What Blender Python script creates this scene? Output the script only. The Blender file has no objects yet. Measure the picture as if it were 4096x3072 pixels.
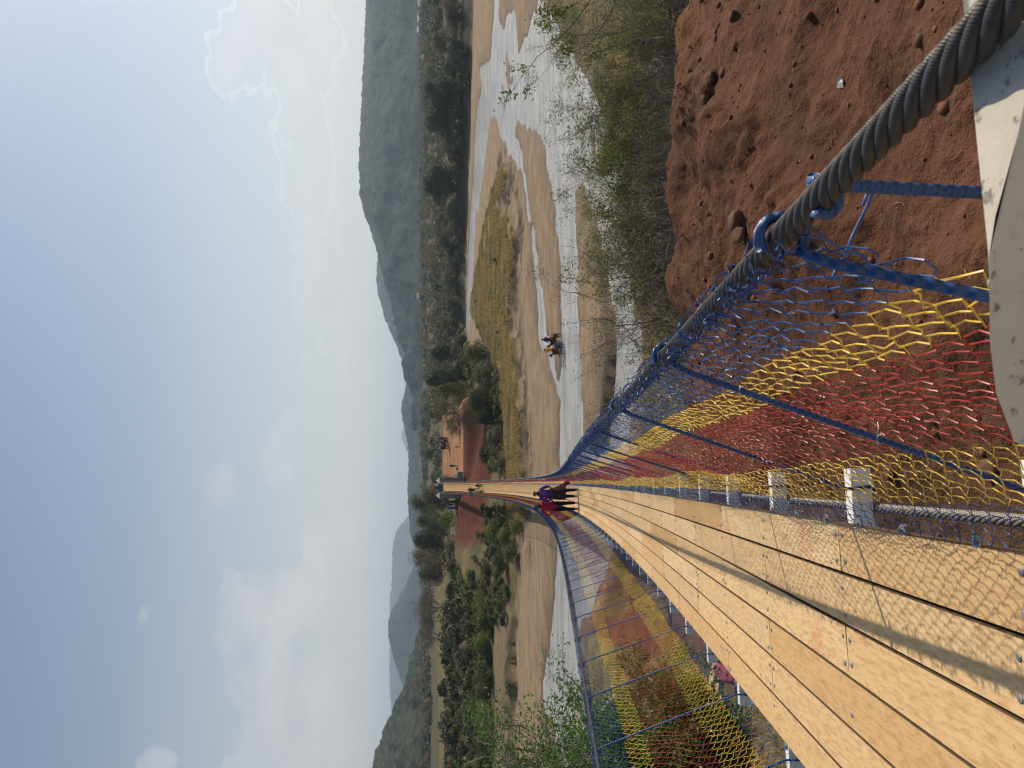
import bpy, math, random
import numpy as np
from mathutils import Matrix, Vector
rnd = random.Random(7)
R = np.random.default_rng(11)
sc = bpy.context.scene
COL = sc.collection
D2R = math.radians

# ------------------------------------------------------------------ camera
FPX, PITCH, YAW = 2900.0, D2R(6.8), D2R(7.8)
FW = np.array([math.sin(YAW) * math.cos(PITCH), math.cos(YAW) * math.cos(PITCH), -math.sin(PITCH)])
RT = np.array([math.cos(YAW), -math.sin(YAW), 0.0])
UP = np.cross(RT, FW)
cam_d = bpy.data.cameras.new("camera")
cam = bpy.data.objects.new("camera", cam_d)
COL.objects.link(cam)
m = Matrix.Identity(4)
for i in range(3):
    m[i][0], m[i][1], m[i][2] = -UP[i], RT[i], -FW[i]
cam.matrix_world = m
cam_d.sensor_width = 36.0
cam_d.lens = 36.0 * FPX / 4096.0
cam_d.clip_start = 0.02
cam_d.clip_end = 40000
cam_d.dof.use_dof = True
cam_d.dof.focus_distance = 7.0
cam_d.dof.aperture_fstop = 22
sc.camera = cam


def ray(u, v):
    """Direction through upright pixel (u right, v down) of the full size photograph."""
    a, b = (u - 1536.0) / FPX, -(v - 2048.0) / FPX
    return FW + a * RT + b * UP


def at(u, v, y):
    d = ray(u, v)
    return d * (y / d[1])


def on_z(u, v, z):
    d = ray(u, v)
    return d * (z / d[2])


def disp(dx, dy):            # picture coordinates of the 2212 wide view -> upright pixels
    return (1659.0 - dy) * 1.85172, dx * 1.85172


# ------------------------------------------------------------------ noise
def _hash(ix, iy, iz, seed):
    h = (ix * 374761393 + iy * 668265263 + iz * 2147483647 + seed * 974711) & 0xFFFFFFFF
    h = ((h ^ (h >> 13)) * 1274126177) & 0xFFFFFFFF
    h = (h ^ (h >> 16)) & 0xFFFFFFFF
    return h.astype(np.float64) / 4294967295.0


def vnoise(x, y, z=0.0, seed=0):
    x = np.asarray(x, float); y = np.asarray(y, float)
    z = np.zeros_like(x) + z
    ix, iy, iz = np.floor(x).astype(np.int64), np.floor(y).astype(np.int64), np.floor(z).astype(np.int64)
    fx, fy, fz = x - ix, y - iy, z - iz
    fx, fy, fz = [f * f * (3 - 2 * f) for f in (fx, fy, fz)]
    r = 0
    for a in (0, 1):
        for b in (0, 1):
            for c in (0, 1):
                w = (fx if a else 1 - fx) * (fy if b else 1 - fy) * (fz if c else 1 - fz)
                r = r + w * _hash(ix + a, iy + b, iz + c, seed)
    return r * 2 - 1


def fbm(x, y, z=0.0, octv=4, seed=0, gain=0.5):
    r, a, f = 0, 1.0, 1.0
    for o in range(octv):
        r = r + a * vnoise(x * f, y * f, z * f, seed + o * 17)
        a *= gain; f *= 2.03
    return r


def sstep(a, b, x):
    t = np.clip((x - a) / (b - a), 0, 1)
    return t * t * (3 - 2 * t)


# ------------------------------------------------------------------ objects
def tag(o, label=None, cat=None, group=None, kind=None):
    for k, v in (('label', label), ('category', cat), ('group', group), ('kind', kind)):
        if v:
            o[k] = v
    return o


def empty(name, loc=(0, 0, 0), rz=0.0, label=None, cat=None, group=None):
    o = bpy.data.objects.new(name, None)
    COL.objects.link(o)
    o.location = loc
    o.rotation_euler = (0, 0, rz)
    o.empty_display_size = 0.1
    return tag(o, label, cat, group)


def link(name, me, parent=None):
    o = bpy.data.objects.new(name, me)
    COL.objects.link(o)
    if parent is not None:
        o.parent = parent
    return o


class MB:
    """collects vertices and faces and links them as ONE mesh object"""
    def __init__(s):
        s.v, s.f3, s.f4, s.m3, s.m4, s.n = [], [], [], [], [], 0

    def add(s, v, f4=None, f3=None, mi=0):
        v = np.asarray(v, float).reshape(-1, 3)
        if f4 is not None and len(f4):
            f4 = np.asarray(f4, np.int64).reshape(-1, 4)
            s.f4.append(f4 + s.n); s.m4.append(np.full(len(f4), mi))
        if f3 is not None and len(f3):
            f3 = np.asarray(f3, np.int64).reshape(-1, 3)
            s.f3.append(f3 + s.n); s.m3.append(np.full(len(f3), mi))
        s.v.append(v); s.n += len(v)
        return s

    def box(s, c, d, mi=0, rz=0.0, tilt=0.0):
        x, y, z = [k / 2 for k in d]
        v = np.array([[a * x, b * y, e * z] for a in (-1, 1) for b in (-1, 1) for e in (-1, 1)])
        if tilt:
            ct, st = math.cos(tilt), math.sin(tilt)
            v = v @ np.array([[1, 0, 0], [0, ct, st], [0, -st, ct]])
        if rz:
            cz, sz = math.cos(rz), math.sin(rz)
            v = v @ np.array([[cz, sz, 0], [-sz, cz, 0], [0, 0, 1]])
        s.add(v + np.array(c), [[0, 1, 3, 2], [4, 6, 7, 5], [0, 4, 5, 1], [2, 3, 7, 6], [0, 2, 6, 4], [1, 5, 7, 3]], mi=mi)
        return s

    def tube(s, pts, rad, sides=6, mi=0, cap=True):
        p = np.asarray(pts, float); n = len(p)
        rad = np.broadcast_to(np.asarray(rad, float), (n,))
        t = np.gradient(p, axis=0); t /= np.linalg.norm(t, axis=1, keepdims=True) + 1e-12
        ref = np.array([0, 0, 1.0]) if abs(t[:, 2]).mean() < 0.8 else np.array([1.0, 0, 0])
        a = np.cross(t, ref); a /= np.linalg.norm(a, axis=1, keepdims=True) + 1e-9
        b = np.cross(t, a)
        th = np.arange(sides) * 2 * math.pi / sides
        v = p[:, None] + rad[:, None, None] * (np.cos(th)[None, :, None] * a[:, None] + np.sin(th)[None, :, None] * b[:, None])
        i = np.arange(n - 1)[:, None] * sides; j = np.arange(sides)[None]; k = (j + 1) % sides
        f = np.stack([i + j, i + k, i + sides + k, i + sides + j], -1).reshape(-1, 4)
        f3 = []
        if cap:
            for q in range(1, sides - 1):
                f3.append([0, q, q + 1]); e = (n - 1) * sides; f3.append([e, e + q + 1, e + q])
        s.add(v, f, f3, mi)
        return s

    def lathe(s, prof, c=(0, 0, 0), sides=10, mi=0, sx=1.0, sy=1.0):
        """prof: (radius, z) pairs"""
        th = np.arange(sides) * 2 * math.pi / sides
        v = np.array([[r * math.cos(t) * sx, r * math.sin(t) * sy, z] for r, z in prof for t in th]) + np.array(c)
        n = len(prof)
        i = np.arange(n - 1)[:, None] * sides; j = np.arange(sides)[None]; k = (j + 1) % sides
        s.add(v, np.stack([i + j, i + k, i + sides + k, i + sides + j], -1).reshape(-1, 4), mi=mi)
        return s

    def mesh(s, name, mats, smooth=False):
        me = bpy.data.meshes.new(name)
        v = np.concatenate(s.v) if s.v else np.zeros((0, 3))
        f4 = np.concatenate(s.f4) if s.f4 else np.zeros((0, 4), np.int64)
        f3 = np.concatenate(s.f3) if s.f3 else np.zeros((0, 3), np.int64)
        me.vertices.add(len(v)); me.vertices.foreach_set("co", v.astype(np.float32).ravel())
        me.loops.add(f4.size + f3.size)
        me.loops.foreach_set("vertex_index", np.concatenate([f4.ravel(), f3.ravel()]).astype(np.int32))
        nf = len(f4) + len(f3)
        me.polygons.add(nf)
        st = np.concatenate([np.arange(len(f4)) * 4, f4.size + np.arange(len(f3)) * 3]).astype(np.int32)
        me.polygons.foreach_set("loop_start", st)
        mi = np.concatenate(s.m4 + s.m3) if nf else np.zeros(0)
        me.polygons.foreach_set("material_index", mi.astype(np.int32))
        me.polygons.foreach_set("use_smooth", np.full(nf, bool(smooth)))
        me.update(calc_edges=True)
        for mm in (mats if isinstance(mats, (list, tuple)) else [mats]):
            me.materials.append(mm)
        return me

    def build(s, name, mats, parent=None, smooth=False):
        return link(name, s.mesh(name, mats, smooth), parent)


def copy_tree(o, parent=None):
    c = o.copy(); COL.objects.link(c)
    if parent is not None:
        c.parent = parent
    for ch in list(o.children):
        copy_tree(ch, c)
    return c


# ------------------------------------------------------------------ materials
class NT:
    def __init__(s, name):
        s.mat = bpy.data.materials.new(name); s.mat.use_nodes = True
        s.t = s.mat.node_tree; s.t.nodes.clear()
        s.out = s.n('ShaderNodeOutputMaterial')

    def n(s, kind, **kw):
        nd = s.t.nodes.new(kind)
        for k, v in kw.items():
            if k.startswith('i_'):
                s.set(nd, k[2:], v)
            else:
                setattr(nd, k, v)
        return nd

    def set(s, nd, key, v):
        sock = nd.inputs[int(key)] if key.isdigit() else nd.inputs[key.replace('_', ' ')]
        if isinstance(v, bpy.types.NodeSocket):
            s.t.links.new(v, sock)
        elif isinstance(v, bpy.types.Node):
            s.t.links.new(v.outputs[0], sock)
        else:
            if hasattr(sock.default_value, '__len__') and not hasattr(v, '__len__'):
                v = (v, v, v)
            if hasattr(sock.default_value, '__len__') and len(sock.default_value) == 4 and len(v) == 3:
                v = (*v, 1)
            sock.default_value = v

    def coord(s, out='Object', scale=(1, 1, 1), loc=(0, 0, 0)):
        c = s.n('ShaderNodeTexCoord')
        mp = s.n('ShaderNodeMapping', i_Scale=scale, i_Location=loc)
        s.t.links.new(c.outputs[out], mp.inputs[0])
        return mp.outputs[0]

    def noise(s, vec, scale=5, detail=4, rough=0.55, dist=0.0):
        nd = s.n('ShaderNodeTexNoise', i_Vector=vec, i_Scale=scale, i_Detail=detail, i_Roughness=rough, i_Distortion=dist)
        return nd.outputs[0]

    def ramp(s, fac, stops, interp='LINEAR'):
        nd = s.n('ShaderNodeValToRGB', i_0=fac)
        cr = nd.color_ramp; cr.interpolation = interp
        while len(cr.elements) < len(stops):
            cr.elements.new(0.5)
        for e, (p, c) in zip(cr.elements, stops):
            e.position = p
            e.color = (c, c, c, 1) if not hasattr(c, '__len__') else (*c[:3], 1)
        return nd.outputs[0]

    def mix(s, fac, a, b, mode='MIX'):
        nd = s.n('ShaderNodeMix', data_type='RGBA', blend_type=mode)
        for idx, v in ((0, fac), (6, a), (7, b)):
            sock = nd.inputs[idx]
            if isinstance(v, bpy.types.NodeSocket):
                s.t.links.new(v, sock)
            elif idx == 0:
                sock.default_value = v
            else:
                sock.default_value = (*v[:3], 1) if hasattr(v, '__len__') else (v, v, v, 1)
        return nd.outputs[2]

    def math(s, op, a, b=0.0, c=None):
        nd = s.n('ShaderNodeMath', operation=op)
        for i, v in enumerate((a, b) if c is None else (a, b, c)):
            if isinstance(v, bpy.types.NodeSocket):
                s.t.links.new(v, nd.inputs[i])
            else:
                nd.inputs[i].default_value = v
        return nd.outputs[0]

    def bump(s, h, strength=0.4, dist=0.01, normal=None):
        nd = s.n('ShaderNodeBump', i_Strength=strength, i_Distance=dist, i_Height=h)
        if normal is not None:
            s.t.links.new(normal, nd.inputs['Normal'])
        return nd.outputs[0]

    def bsdf(s, color, rough=0.7, normal=None, metal=0.0, spec=0.3, **kw):
        nd = s.n('ShaderNodeBsdfPrincipled', i_Base_Color=color, i_Roughness=rough, i_Metallic=metal)
        nd.inputs['Specular IOR Level'].default_value = spec
        if normal is not None:
            s.t.links.new(normal, nd.inputs['Normal'])
        for k, v in kw.items():
            s.set(nd, k, v)
        s.t.links.new(nd.outputs[0], s.out.inputs[0])
        return nd

    def attr(s, name):
        nd = s.n('ShaderNodeAttribute'); nd.attribute_name = name
        return nd

    def rand(s):
        return s.n('ShaderNodeObjectInfo').outputs['Random']


def simple(name, col, rough=0.7, var=0.25, scale=12, bump=0.2, metal=0.0, spec=0.3, bd=0.01):
    t = NT(name)
    c = t.coord()
    n = t.noise(c, scale, 5)
    k = t.mix(n, [x * (1 - var) for x in col], [min(1, x * (1 + var)) for x in col])
    t.bsdf(k, rough, t.bump(t.noise(c, scale * 4, 4), bump, bd) if bump else None, metal, spec)
    return t.mat
# ------------------------------------------------------------------ land: traced outlines laid on the river level
ZR = -11.3
CROP = {'A': (1400, 0), 'B': (1400, 800), 'C': (1400, 1600), 'D': (1400, 2200)}


def tr(seq, z=ZR):
    """outline given as crop letter followed by points of that crop -> ground points (x, y)"""
    out, off = [], None
    for q in seq:
        if isinstance(q, str):
            off = CROP[q]
        else:
            px, py = off[0] + q[0] * .5425, off[1] + q[1] * .5425
            p = on_z(3072 - py, px, z)
            out.append((p[0], p[1]))
    return np.array(out)


def seg_dist(x, y, P, closed=True):
    d = np.full(x.shape, 1e9)
    n = len(P)
    for i in range(n if closed else n - 1):
        a, b = P[i], P[(i + 1) % n]
        ab = b - a
        t = np.clip(((x - a[0]) * ab[0] + (y - a[1]) * ab[1]) / (ab @ ab + 1e-12), 0, 1)
        d = np.minimum(d, np.hypot(x - a[0] - t * ab[0], y - a[1] - t * ab[1]))
    return d


def inside(x, y, P):
    r = np.zeros(x.shape, bool)
    n = len(P)
    for i in range(n):
        (x1, y1), (x2, y2) = P[i], P[(i + 1) % n]
        c = ((y1 > y) != (y2 > y)) & (x < (x2 - x1) * (y - y1) / (y2 - y1 + 1e-12) + x1)
        r ^= c
    return r


def sdf(x, y, P):            # positive inside
    d = seg_dist(x, y, P)
    return np.where(inside(x, y, P), d, -d)


# water outlines (main channel; narrow channel behind the spit; far strip)
near_shore = tr(['A', (1400, 20), (1480, 80), (1500, 130), (1545, 180), (1560, 270), (1610, 290), (1640, 380), (1690, 480),
                 (1750, 560), (1790, 660), (1835, 740), (1870, 860), (1920, 960), (1960, 1100), (1990, 1220), (2000, 1300),
                 'B', (2010, 0), (2060, 400), (2110, 800), (2165, 1150), (2118, 1290), (2090, 1500), 'C', (2040, 700), (1900, 1300),
                 'D', (1690, 600), (1705, 700), (1718, 850), (1745, 980), (1765, 1080), (1785, 1250), (1800, 1700)])
far_shore_left = tr(['D', (1515, 1700), (1518, 1500), (1516, 1250), (1440, 1200), (1425, 1000), (1450, 850), (1480, 650), (1510, 350),
                     (1528, 100), 'C', (1528, 1000), (1553, 600), (1555, 300), (1552, 100), 'B', (1556, 1480)])
spit = tr(['B', (1565, 1150), (1560, 850), (1555, 600), (1535, 300), (1520, 100), 'A', (1500, 1450), (1470, 1300), (1440, 1100),
           (1420, 1020), (1370, 975), (1330, 960), (1255, 880), (1215, 920), (1216, 1050), (1250, 1080), (1270, 1150), (1300, 1350),
           (1340, 1640), 'B', (1370, 250), (1390, 500), (1420, 700), (1440, 900), (1455, 980), (1480, 1080), (1505, 1200), (1545, 1400)])
isle_near = tr(['B', (1535, 1440), (1480, 1230), (1440, 1120), (1400, 1050), (1385, 980), (1388, 850), (1380, 700), (1355, 400), (1330, 200), (1300, 60), 'A',
                (1300, 1500), (1280, 1300), (1262, 1230), (1230, 1200), (1160, 1130), (1150, 1060), (1105, 980), (1080, 870), (1050, 850),
                (1030, 870), (1018, 1000), (1000, 1150), (980, 1300), (960, 1450), (942, 1580), 'B', (933, 50), (928, 200), (918, 380),
                (908, 600), (898, 800), (884, 950), (868, 1030)])
far_edge = tr(['B', (846, 1030), (852, 900), (866, 600), (880, 300), (894, 50), 'A', (902, 1400), (918, 1150), (926, 950), (940, 800), (975, 640), (955, 500),
               (1020, 460), (1040, 420), (1050, 250), (1060, 120), (1066, -20), (1104, -20), (1098, 130), (1110, 200), (1140, 210),
               (1152, 130), (1180, 90), (1215, 90), (1230, 190), (1238, 330), (1240, 405), (1300, 290), (1350, 120), (1395, 20)])
bar_a = tr(['A', (1155, 360), (1172, 420), (1188, 560), (1202, 590), (1185, 620), (1165, 690), (1152, 540), (1145, 420)])
bar_b = tr(['A', (1700, 760), (1735, 860), (1748, 910), (1730, 880), (1712, 820)])
bar_c = tr(['A', (1780, 980), (1805, 1070), (1815, 1160), (1800, 1140), (1785, 1080)])
bar_e = tr(['A', (1110, 560), (1130, 680), (1140, 780), (1128, 700), (1118, 600)])
bar_d = tr(['A', (1712, 1330), (1800, 1620), 'B', (1790, 0), (1840, 250), (1890, 450), (1925, 700), (1950, 900), (1968, 1000), (1965, 1150),
            (1950, 1400), (1930, 1600), 'C', (1905, 300), (1820, 420), (1775, 300), (1765, 50), 'B', (1760, 1500), (1745, 1150),
            (1730, 850), (1720, 500), (1705, 150), 'A', (1700, 1480)])
WATER = np.concatenate([near_shore, far_shore_left, isle_near, far_edge])
ISLES = [spit, bar_a, bar_b, bar_c, bar_d, bar_e]
GRASS = tr(['B', (1100, 20), (1165, 150), (1240, 100), (1268, 250), (1262, 480), (1240, 660), (1245, 950), (1285, 1150), (1300, 1450), 'C',
            (1312, 150), (1340, 400), (1348, 600), (1345, 900), (1210, 900), (1190, 600), (1180, 250), (1130, 20), 'B', (1120, 1400), (1090, 1150),
            (1010, 1000), (925, 870), (930, 700), (985, 420), (1010, 250), (1060, 60), 'A', (1080, 1480), (1110, 1300), (1180, 1200),
            (1212, 1240), (1196, 1340), (1165, 1450)])
# toe of the far bank, then closed far away
TOE = np.array([(-400, 90), (-60, 90), (-20, 90), (-14, 87), (-9, 84), (-4, 94), (3, 101), (9.7, 104), (15, 112), (22, 132), (29, 160), (45, 203),
                (70, 186), (101, 158), (140, 130), (400, 60), (2500, 60), (9000, 9000), (-9000, 9000), (-2500, 90)], float)
_o = np.argsort(near_shore[:, 0])
NSX = np.concatenate([[-400, -60, -40], near_shore[_o, 0], [80, 140, 400]])
NSY = np.concatenate([[44, 44, 46], near_shore[_o, 1], [92, 110, 30]])


def water_sd(x, y):
    d = sdf(x, y, WATER)
    for P in ISLES:
        d = np.minimum(d, -sdf(x, y, P))
    return d


def deck_z(y):
    return -(.87 + .222 * y - .00168 * y * y)


def ground(x, y, want=False):
    sh = np.shape(x)
    x = np.atleast_1d(np.asarray(x, float)).ravel(); y = np.atleast_1d(np.asarray(y, float)).ravel()
    z = np.full(x.shape, ZR); sand = np.zeros_like(z); grass = np.zeros_like(z); red = np.zeros_like(z); rub_shade = np.zeros_like(z)
    ys = np.interp(x, NSX, NSY) + 0.6 * vnoise(x * .35, y * 0, 3)
    toe = sdf(x, y, TOE) + (.7 + 1.3 * sstep(-10, -16, x)) * fbm(x * .25, y * .25, 1, 3)
    near = y < ys
    # --- river bed
    mid = (y > ys - 2) & (toe < 2) & (y < 400) & (abs(x) < 400)
    wd = np.full(x.shape, -9.0)
    wd[mid] = water_sd(x[mid], y[mid])
    wd = wd + .55 * fbm(x * .5, y * .5, 5, 4, 0, .6)
    bed = np.where(wd > 0, ZR - .5 * (1 - np.exp(-wd / 2.0)) - .01, ZR + .42 * (1 - np.exp(wd / 2.2)) + .05 * fbm(x * .22, y * .5, 2, 3) * np.clip(-wd, 0, 1))
    bd = sdf(x, y, bar_d)
    bed += np.where(bd > 0, .5 * sstep(.02, .4, bd + .15 * vnoise(x * 1.2, y * 1.2, 2)), 0)
    gs = np.full(x.shape, -9.0); gs[mid] = sdf(x[mid], y[mid], GRASS)
    gs += .9 * fbm(x * .3, y * .3, 7, 4)
    grass = sstep(-.6, 1.4, gs)
    bed += .75 * sstep(-1.2, 1.6, gs)
    rub_shade = sstep(-5.5, -1.5, gs) * (1 - grass) * (wd < 0) * sstep(-.2, .5, fbm(x * .4, y * .8, 9, 3) + .25) * (y < 105)
    bed += rub_shade * .34 * fbm(x * 1.8, y * 1.8, 4, 3)
    z = bed.copy(); sand[:] = 1 - grass
    # --- near bank
    w = y * 38.0 / np.maximum(ys, 20)
    zr_ = np.interp(w, [-40, -5, 0, 3.5, 8, 12.6, 14.5, 18, 24, 31, 37, 38], [-2.0, -2.3, -2.35, -2.75, -3.85, -4.9, -6.4, -8.0, -9.6, -10.5, -11.05, ZR])
    w2 = y * 50.0 / np.maximum(ys, 20)
    zl_ = np.interp(w2, [-40, -5, 0, 3, 8, 18, 30, 42, 48.5, 50], [-2.0, -2.3, -2.4, -2.95, -4.1, -6.5, -8.8, -10.5, -11.0, ZR])
    tl = sstep(-2.2, .8, x)
    zn = zl_ * (1 - tl) + zr_ * tl
    # scarp and gullies in the red slope
    ridge = np.exp(-((y - 6.2 - .22 * (x - 4.5)) / .55) ** 2) * sstep(2.2, 3.6, x)
    stepp = sstep(-.5, .5, (y - 5.7 - 1.14 * (x - 2.4)) / 1.52 + .35 * fbm(x * .9, y * .9, 8, 3)) * sstep(1.2, 2.4, x) * sstep(13.2, 10.5, y) * np.exp(-np.clip(y - 5.7 - 1.14 * (x - 2.4), 0, 9) / 3.2)
    onred = sstep(14.2, 12.6, w) * tl
    zn += onred * (.42 * stepp + .30 * fbm(x * .5, y * .5, 2, 3) + .045 * fbm(x * 1.7, y * 1.7, 3, 4, 0, .62) + .018 * fbm(x * 8, y * 8, 3, 4, 5, .65))
    lip = np.exp(-((w - 12.8) / .7) ** 2) * tl
    zn += lip * (.28 * fbm(x * 1.1, y * .6, 11, 3))
    zn += (1 - onred) * (.28 * fbm(x * .3, y * .3, 6, 4) + .05 * fbm(x * 1.6, y * 1.6, 6, 3)) * sstep(0, 3, ys - y)
    zn += .12 * fbm(x * 5, y * 5, 6, 3) * onred * stepp * (1 - stepp) * 4 * .5
    q = ys - y
    z = np.where(near, np.maximum(zn, ZR + .02), z)
    sand = np.where(near, sstep(4.5, 1.0, q) * np.where(x > 8, .35, 1.0), sand)
    pathm = sstep(1.0, .35, abs(x + .7 + .18 * y + .3 * np.sin(y * .5))) * (1 - tl)
    red = np.where(near, np.maximum(onred, np.maximum(pathm * .75, sstep(.0, -3.0, y - 3.5) * .8) * (1 - tl)), red)
    grass = np.where(near, ((1 - tl) * .9 + tl * sstep(10, 6, q) * .7) * (1 - pathm) * sstep(2, 6, q), grass)
    rub_shade = np.where(near, 0, rub_shade)
    # --- far bank
    far = toe > 0
    e = np.clip(toe, 0, None)
    L = np.interp(e + .9 * fbm(x * .16, y * 0, 31, 3) * sstep(30, 36, e), [0, .8, 17, 27, 39.5, 41.3, 44, 60, 220], [-11.1, -9.95, -9.55, -8.9, -8.4, -5.5, -5.2, -4.9, -3.2])
    C = np.interp(e, [0, 3, 9, 14, 19.5, 21.5, 60, 220], [-10.9, -10.3, -9.6, -8.0, -5.9, -5.25, -4.9, -3.2])
    Rr = np.interp(e, [0, 1.6, 4, 12, 40, 220], [-11.1, -9.6, -8.9, -8.2, -7.2, -4.0])
    a = sstep(-13, -20, x); b = sstep(12, 34, x)
    zf = L * a + (C * (1 - b) + Rr * b) * (1 - a)
    pn_ = 1.6 * fbm(x * .28, y * .28, 17, 3)
    plat = sstep(.6, 1.6, x) * sstep(17, 13, x + pn_) * sstep(119.5, 122, y) * sstep(165, 156, y)
    zp = -6.25 + 2.7 * sstep(132, 149, y) + .15 * sstep(147, 160, y)
    zf = zf * (1 - plat) + zp * plat
    rise = np.clip(e - 60, 0, 900)
    zf = zf + rise * .0105 * (1 + .5 * b)
    zf += a * .55 * fbm(x * .45, y * .6, 13, 3) * sstep(0, 1.2, e) * sstep(5, 2, e)
    zf += (.22 * fbm(x * .12, y * .12, 3, 4) + .06 * fbm(x * .9, y * .9, 3, 3)) * sstep(0, 6, e) * (1 - plat * .8) + sstep(90, 300, e) * 1.2 * fbm(x * .008, y * .008, 3, 4)
    z = np.where(far, np.maximum(zf, z), z)
    rr = sstep(-11.0, -8.0, x + .09 * (y - 116)) * sstep(9.5, 7.0, x - .2 * (y - 112) + .8 * vnoise(x * .3, y * .3, 1)) * sstep(106.5, 110.5, y + 1.2 * vnoise(x * .4, y * .4, 2)) * sstep(127, 123, y)
    rr = np.maximum(rr, plat * sstep(155, 147, y + 2 * pn_))
    red = np.where(far, rr, red)
    grass = np.where(far, np.where((e < 18) & (x < -12), .35, (.35 + .3 * vnoise(x * .02, y * .02, 4)) * sstep(70, 20, e) * (1 - b) + .0 + .6 * a * sstep(40, 50, e) * sstep(130, 90, e)) * (1 - rr), grass)
    sand = np.where(far, sstep(1.3, .3, e) * .8 + .7 * sstep(.1, .6, a) * sstep(1.6, 2.4, e) * sstep(17, 13, e) * .6, sand)
    rub_shade = np.where(far, np.maximum(.9 * sstep(20, 70, e) * b + .0 * x, np.maximum(np.maximum(a * (sstep(.1, .5, e) * sstep(2.2, 1.2, e) * .9 + np.maximum(sstep(37, 39, e) * sstep(43, 41.5, e) * .95, sstep(16, 20, e) * sstep(47, 42, e) * .75)), b * sstep(.1, .6, e) * sstep(14, 6, e) * .9), rr * 0)), rub_shade)  # dark plain and terrace soil, plus shade painted on cut bank and scarps
    wet = np.where(~near & ~far, np.clip(sstep(-1.0, -.05, wd) + sstep(-4.0, -.3, wd) * sstep(-.25, .35, fbm(x * .35, y * .6, 21, 3)) * .8, 0, 1), np.where(near, sstep(1.2, 0, q), 0))
    if want:
        return z.reshape(sh), [k.reshape(sh) for k in (sand, grass, red, rub_shade, wet, np.where(far, plat * sstep(121, 124, y) * sstep(152, 146, y + 2 * pn_) * np.clip(1.15 + .5 * fbm(x * .35, y * .5, 19, 3), .35, 1), 0))]
    return z.reshape(sh) if sh else float(z[0])


def hit(u, v, t0=1.0, t1=900.0):
    """first point of the ground met by the ray through a pixel"""
    d = ray(u, v)
    t = t0 * (t1 / t0) ** np.linspace(0, 1, 1400)
    g = ground(d[0] * t, d[1] * t)
    k = np.argmax(d[2] * t < g)
    k = max(k, 1)
    return d * t[k]


# ground sheet, polar so that the detail falls near the bridge
NA, NRR = 620, 860
az = np.linspace(D2R(-78), D2R(82), NA)
rad = np.concatenate([1.0 * (260.0 / 1.0) ** np.linspace(0, 1, NRR - 60), 260.0 * (12000 / 260.0) ** np.linspace(0, 1, 61)[1:]])
cx0, cy0 = 0.0, -1.6
GX = cx0 + np.sin(az)[None] * rad[:, None]
GY = cy0 + np.cos(az)[None] * rad[:, None]
GZ, masks = ground(GX, GY, True)
gm = MB()
i = np.arange(NRR - 1)[:, None] * NA; j = np.arange(NA - 1)[None]
gm.add(np.stack([GX, GY, GZ], -1).reshape(-1, 3), np.stack([i + j, i + NA + j, i + NA + j + 1, i + j + 1], -1).reshape(-1, 4)[:, ::-1])

t = NT('ground_earth')
pc = t.n('ShaderNodeNewGeometry').outputs['Position']
A1 = t.attr('zone').outputs['Color']
sp = t.n('ShaderNodeSeparateColor', i_0=A1)
A2 = t.attr('zone2').outputs['Color']
sp2 = t.n('ShaderNodeSeparateColor', i_0=A2)
n_big = t.noise(pc, .18, 5); n_mid = t.noise(pc, 1.3, 6, .6); n_fine = t.noise(pc, 9, 6, .65); n_vf = t.noise(pc, 60, 3, .6)
st = t.n('ShaderNodeMapping', i_Scale=(.28, .7, .7)); t.t.links.new(pc, st.inputs[0])
n_str = t.noise(st.outputs[0], 1.4, 5, .6)
scrub = t.mix(t.ramp(n_mid, [(.35, 0), (.65, 1)]), (.042, .042, .024), (.115, .092, .054))
scrub = t.mix(t.ramp(n_big, [(.4, 0), (.62, 1)]), scrub, (.070, .070, .036))
gcol = t.mix(t.ramp(n_mid, [(.3, 0), (.7, 1)]), (.130, .098, .040), (.26, .19, .075))
gcol = t.mix(t.ramp(n_big, [(.42, 0), (.6, 1)]), gcol, (.095, .088, .036))
scol = t.mix(t.ramp(n_str, [(.38, 0), (.62, 1)]), (.185, .140, .090), (.305, .230, .150))
scol = t.mix(t.ramp(n_fine, [(.36, .75), (.60, 0)]), scol, (.19, .13, .08))
rcol = t.mix(t.ramp(n_mid, [(.3, 0), (.7, 1)]), (.074, .034, .019), (.150, .071, .040))
rcol = t.mix(t.ramp(n_fine, [(.38, .55), (.6, 0)]), rcol, (.085, .032, .017))
rcol = t.mix(t.ramp(n_big, [(.5, 0), (.72, .5)]), rcol, (.30, .135, .070))
col = t.mix(sp.outputs[1], scrub, gcol)
col = t.mix(sp.outputs[0], col, scol)
sy_ = t.n('ShaderNodeSeparateXYZ', i_0=pc).outputs[1]
rcol = t.mix(t.math('GREATER_THAN', sy_, 90.0), rcol, t.mix(t.ramp(n_mid, [(.3, 0), (.7, 1)]), (.058, .018, .011), (.125, .042, .024)))  # shade on the far red bank put into its colour as darker red
rcol = t.mix(sp2.outputs[2], rcol, t.mix(t.ramp(n_str, [(.35, 0), (.65, 1)]), (.25, .110, .050), (.33, .185, .10)))
col = t.mix(sp.outputs[2], col, rcol)
col = t.mix(t.math('MULTIPLY', sp2.outputs[0], .85), col, t.mix(n_fine, (.030, .026, .018), (.090, .072, .048)))  # rubble, dark soil and the painted shade of the far bank
col = t.mix(t.math('MULTIPLY', sp2.outputs[1], .8), col, t.mix(n_fine, (.055, .040, .026), (.16, .118, .078)))
hgt = t.math('ADD', t.math('MULTIPLY', n_fine, 1.1), t.math('ADD', t.math('MULTIPLY', n_vf, .25), n_mid))
rough = t.math('SUBTRACT', .95, t.math('MULTIPLY', sp2.outputs[1], .35))
t.bsdf(col, rough, t.bump(hgt, .9, .09), spec=.15)
MAT_GROUND = t.mat
gme = gm.mesh('ground', MAT_GROUND, True)
ca = gme.color_attributes.new('zone', 'FLOAT_COLOR', 'POINT')
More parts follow.
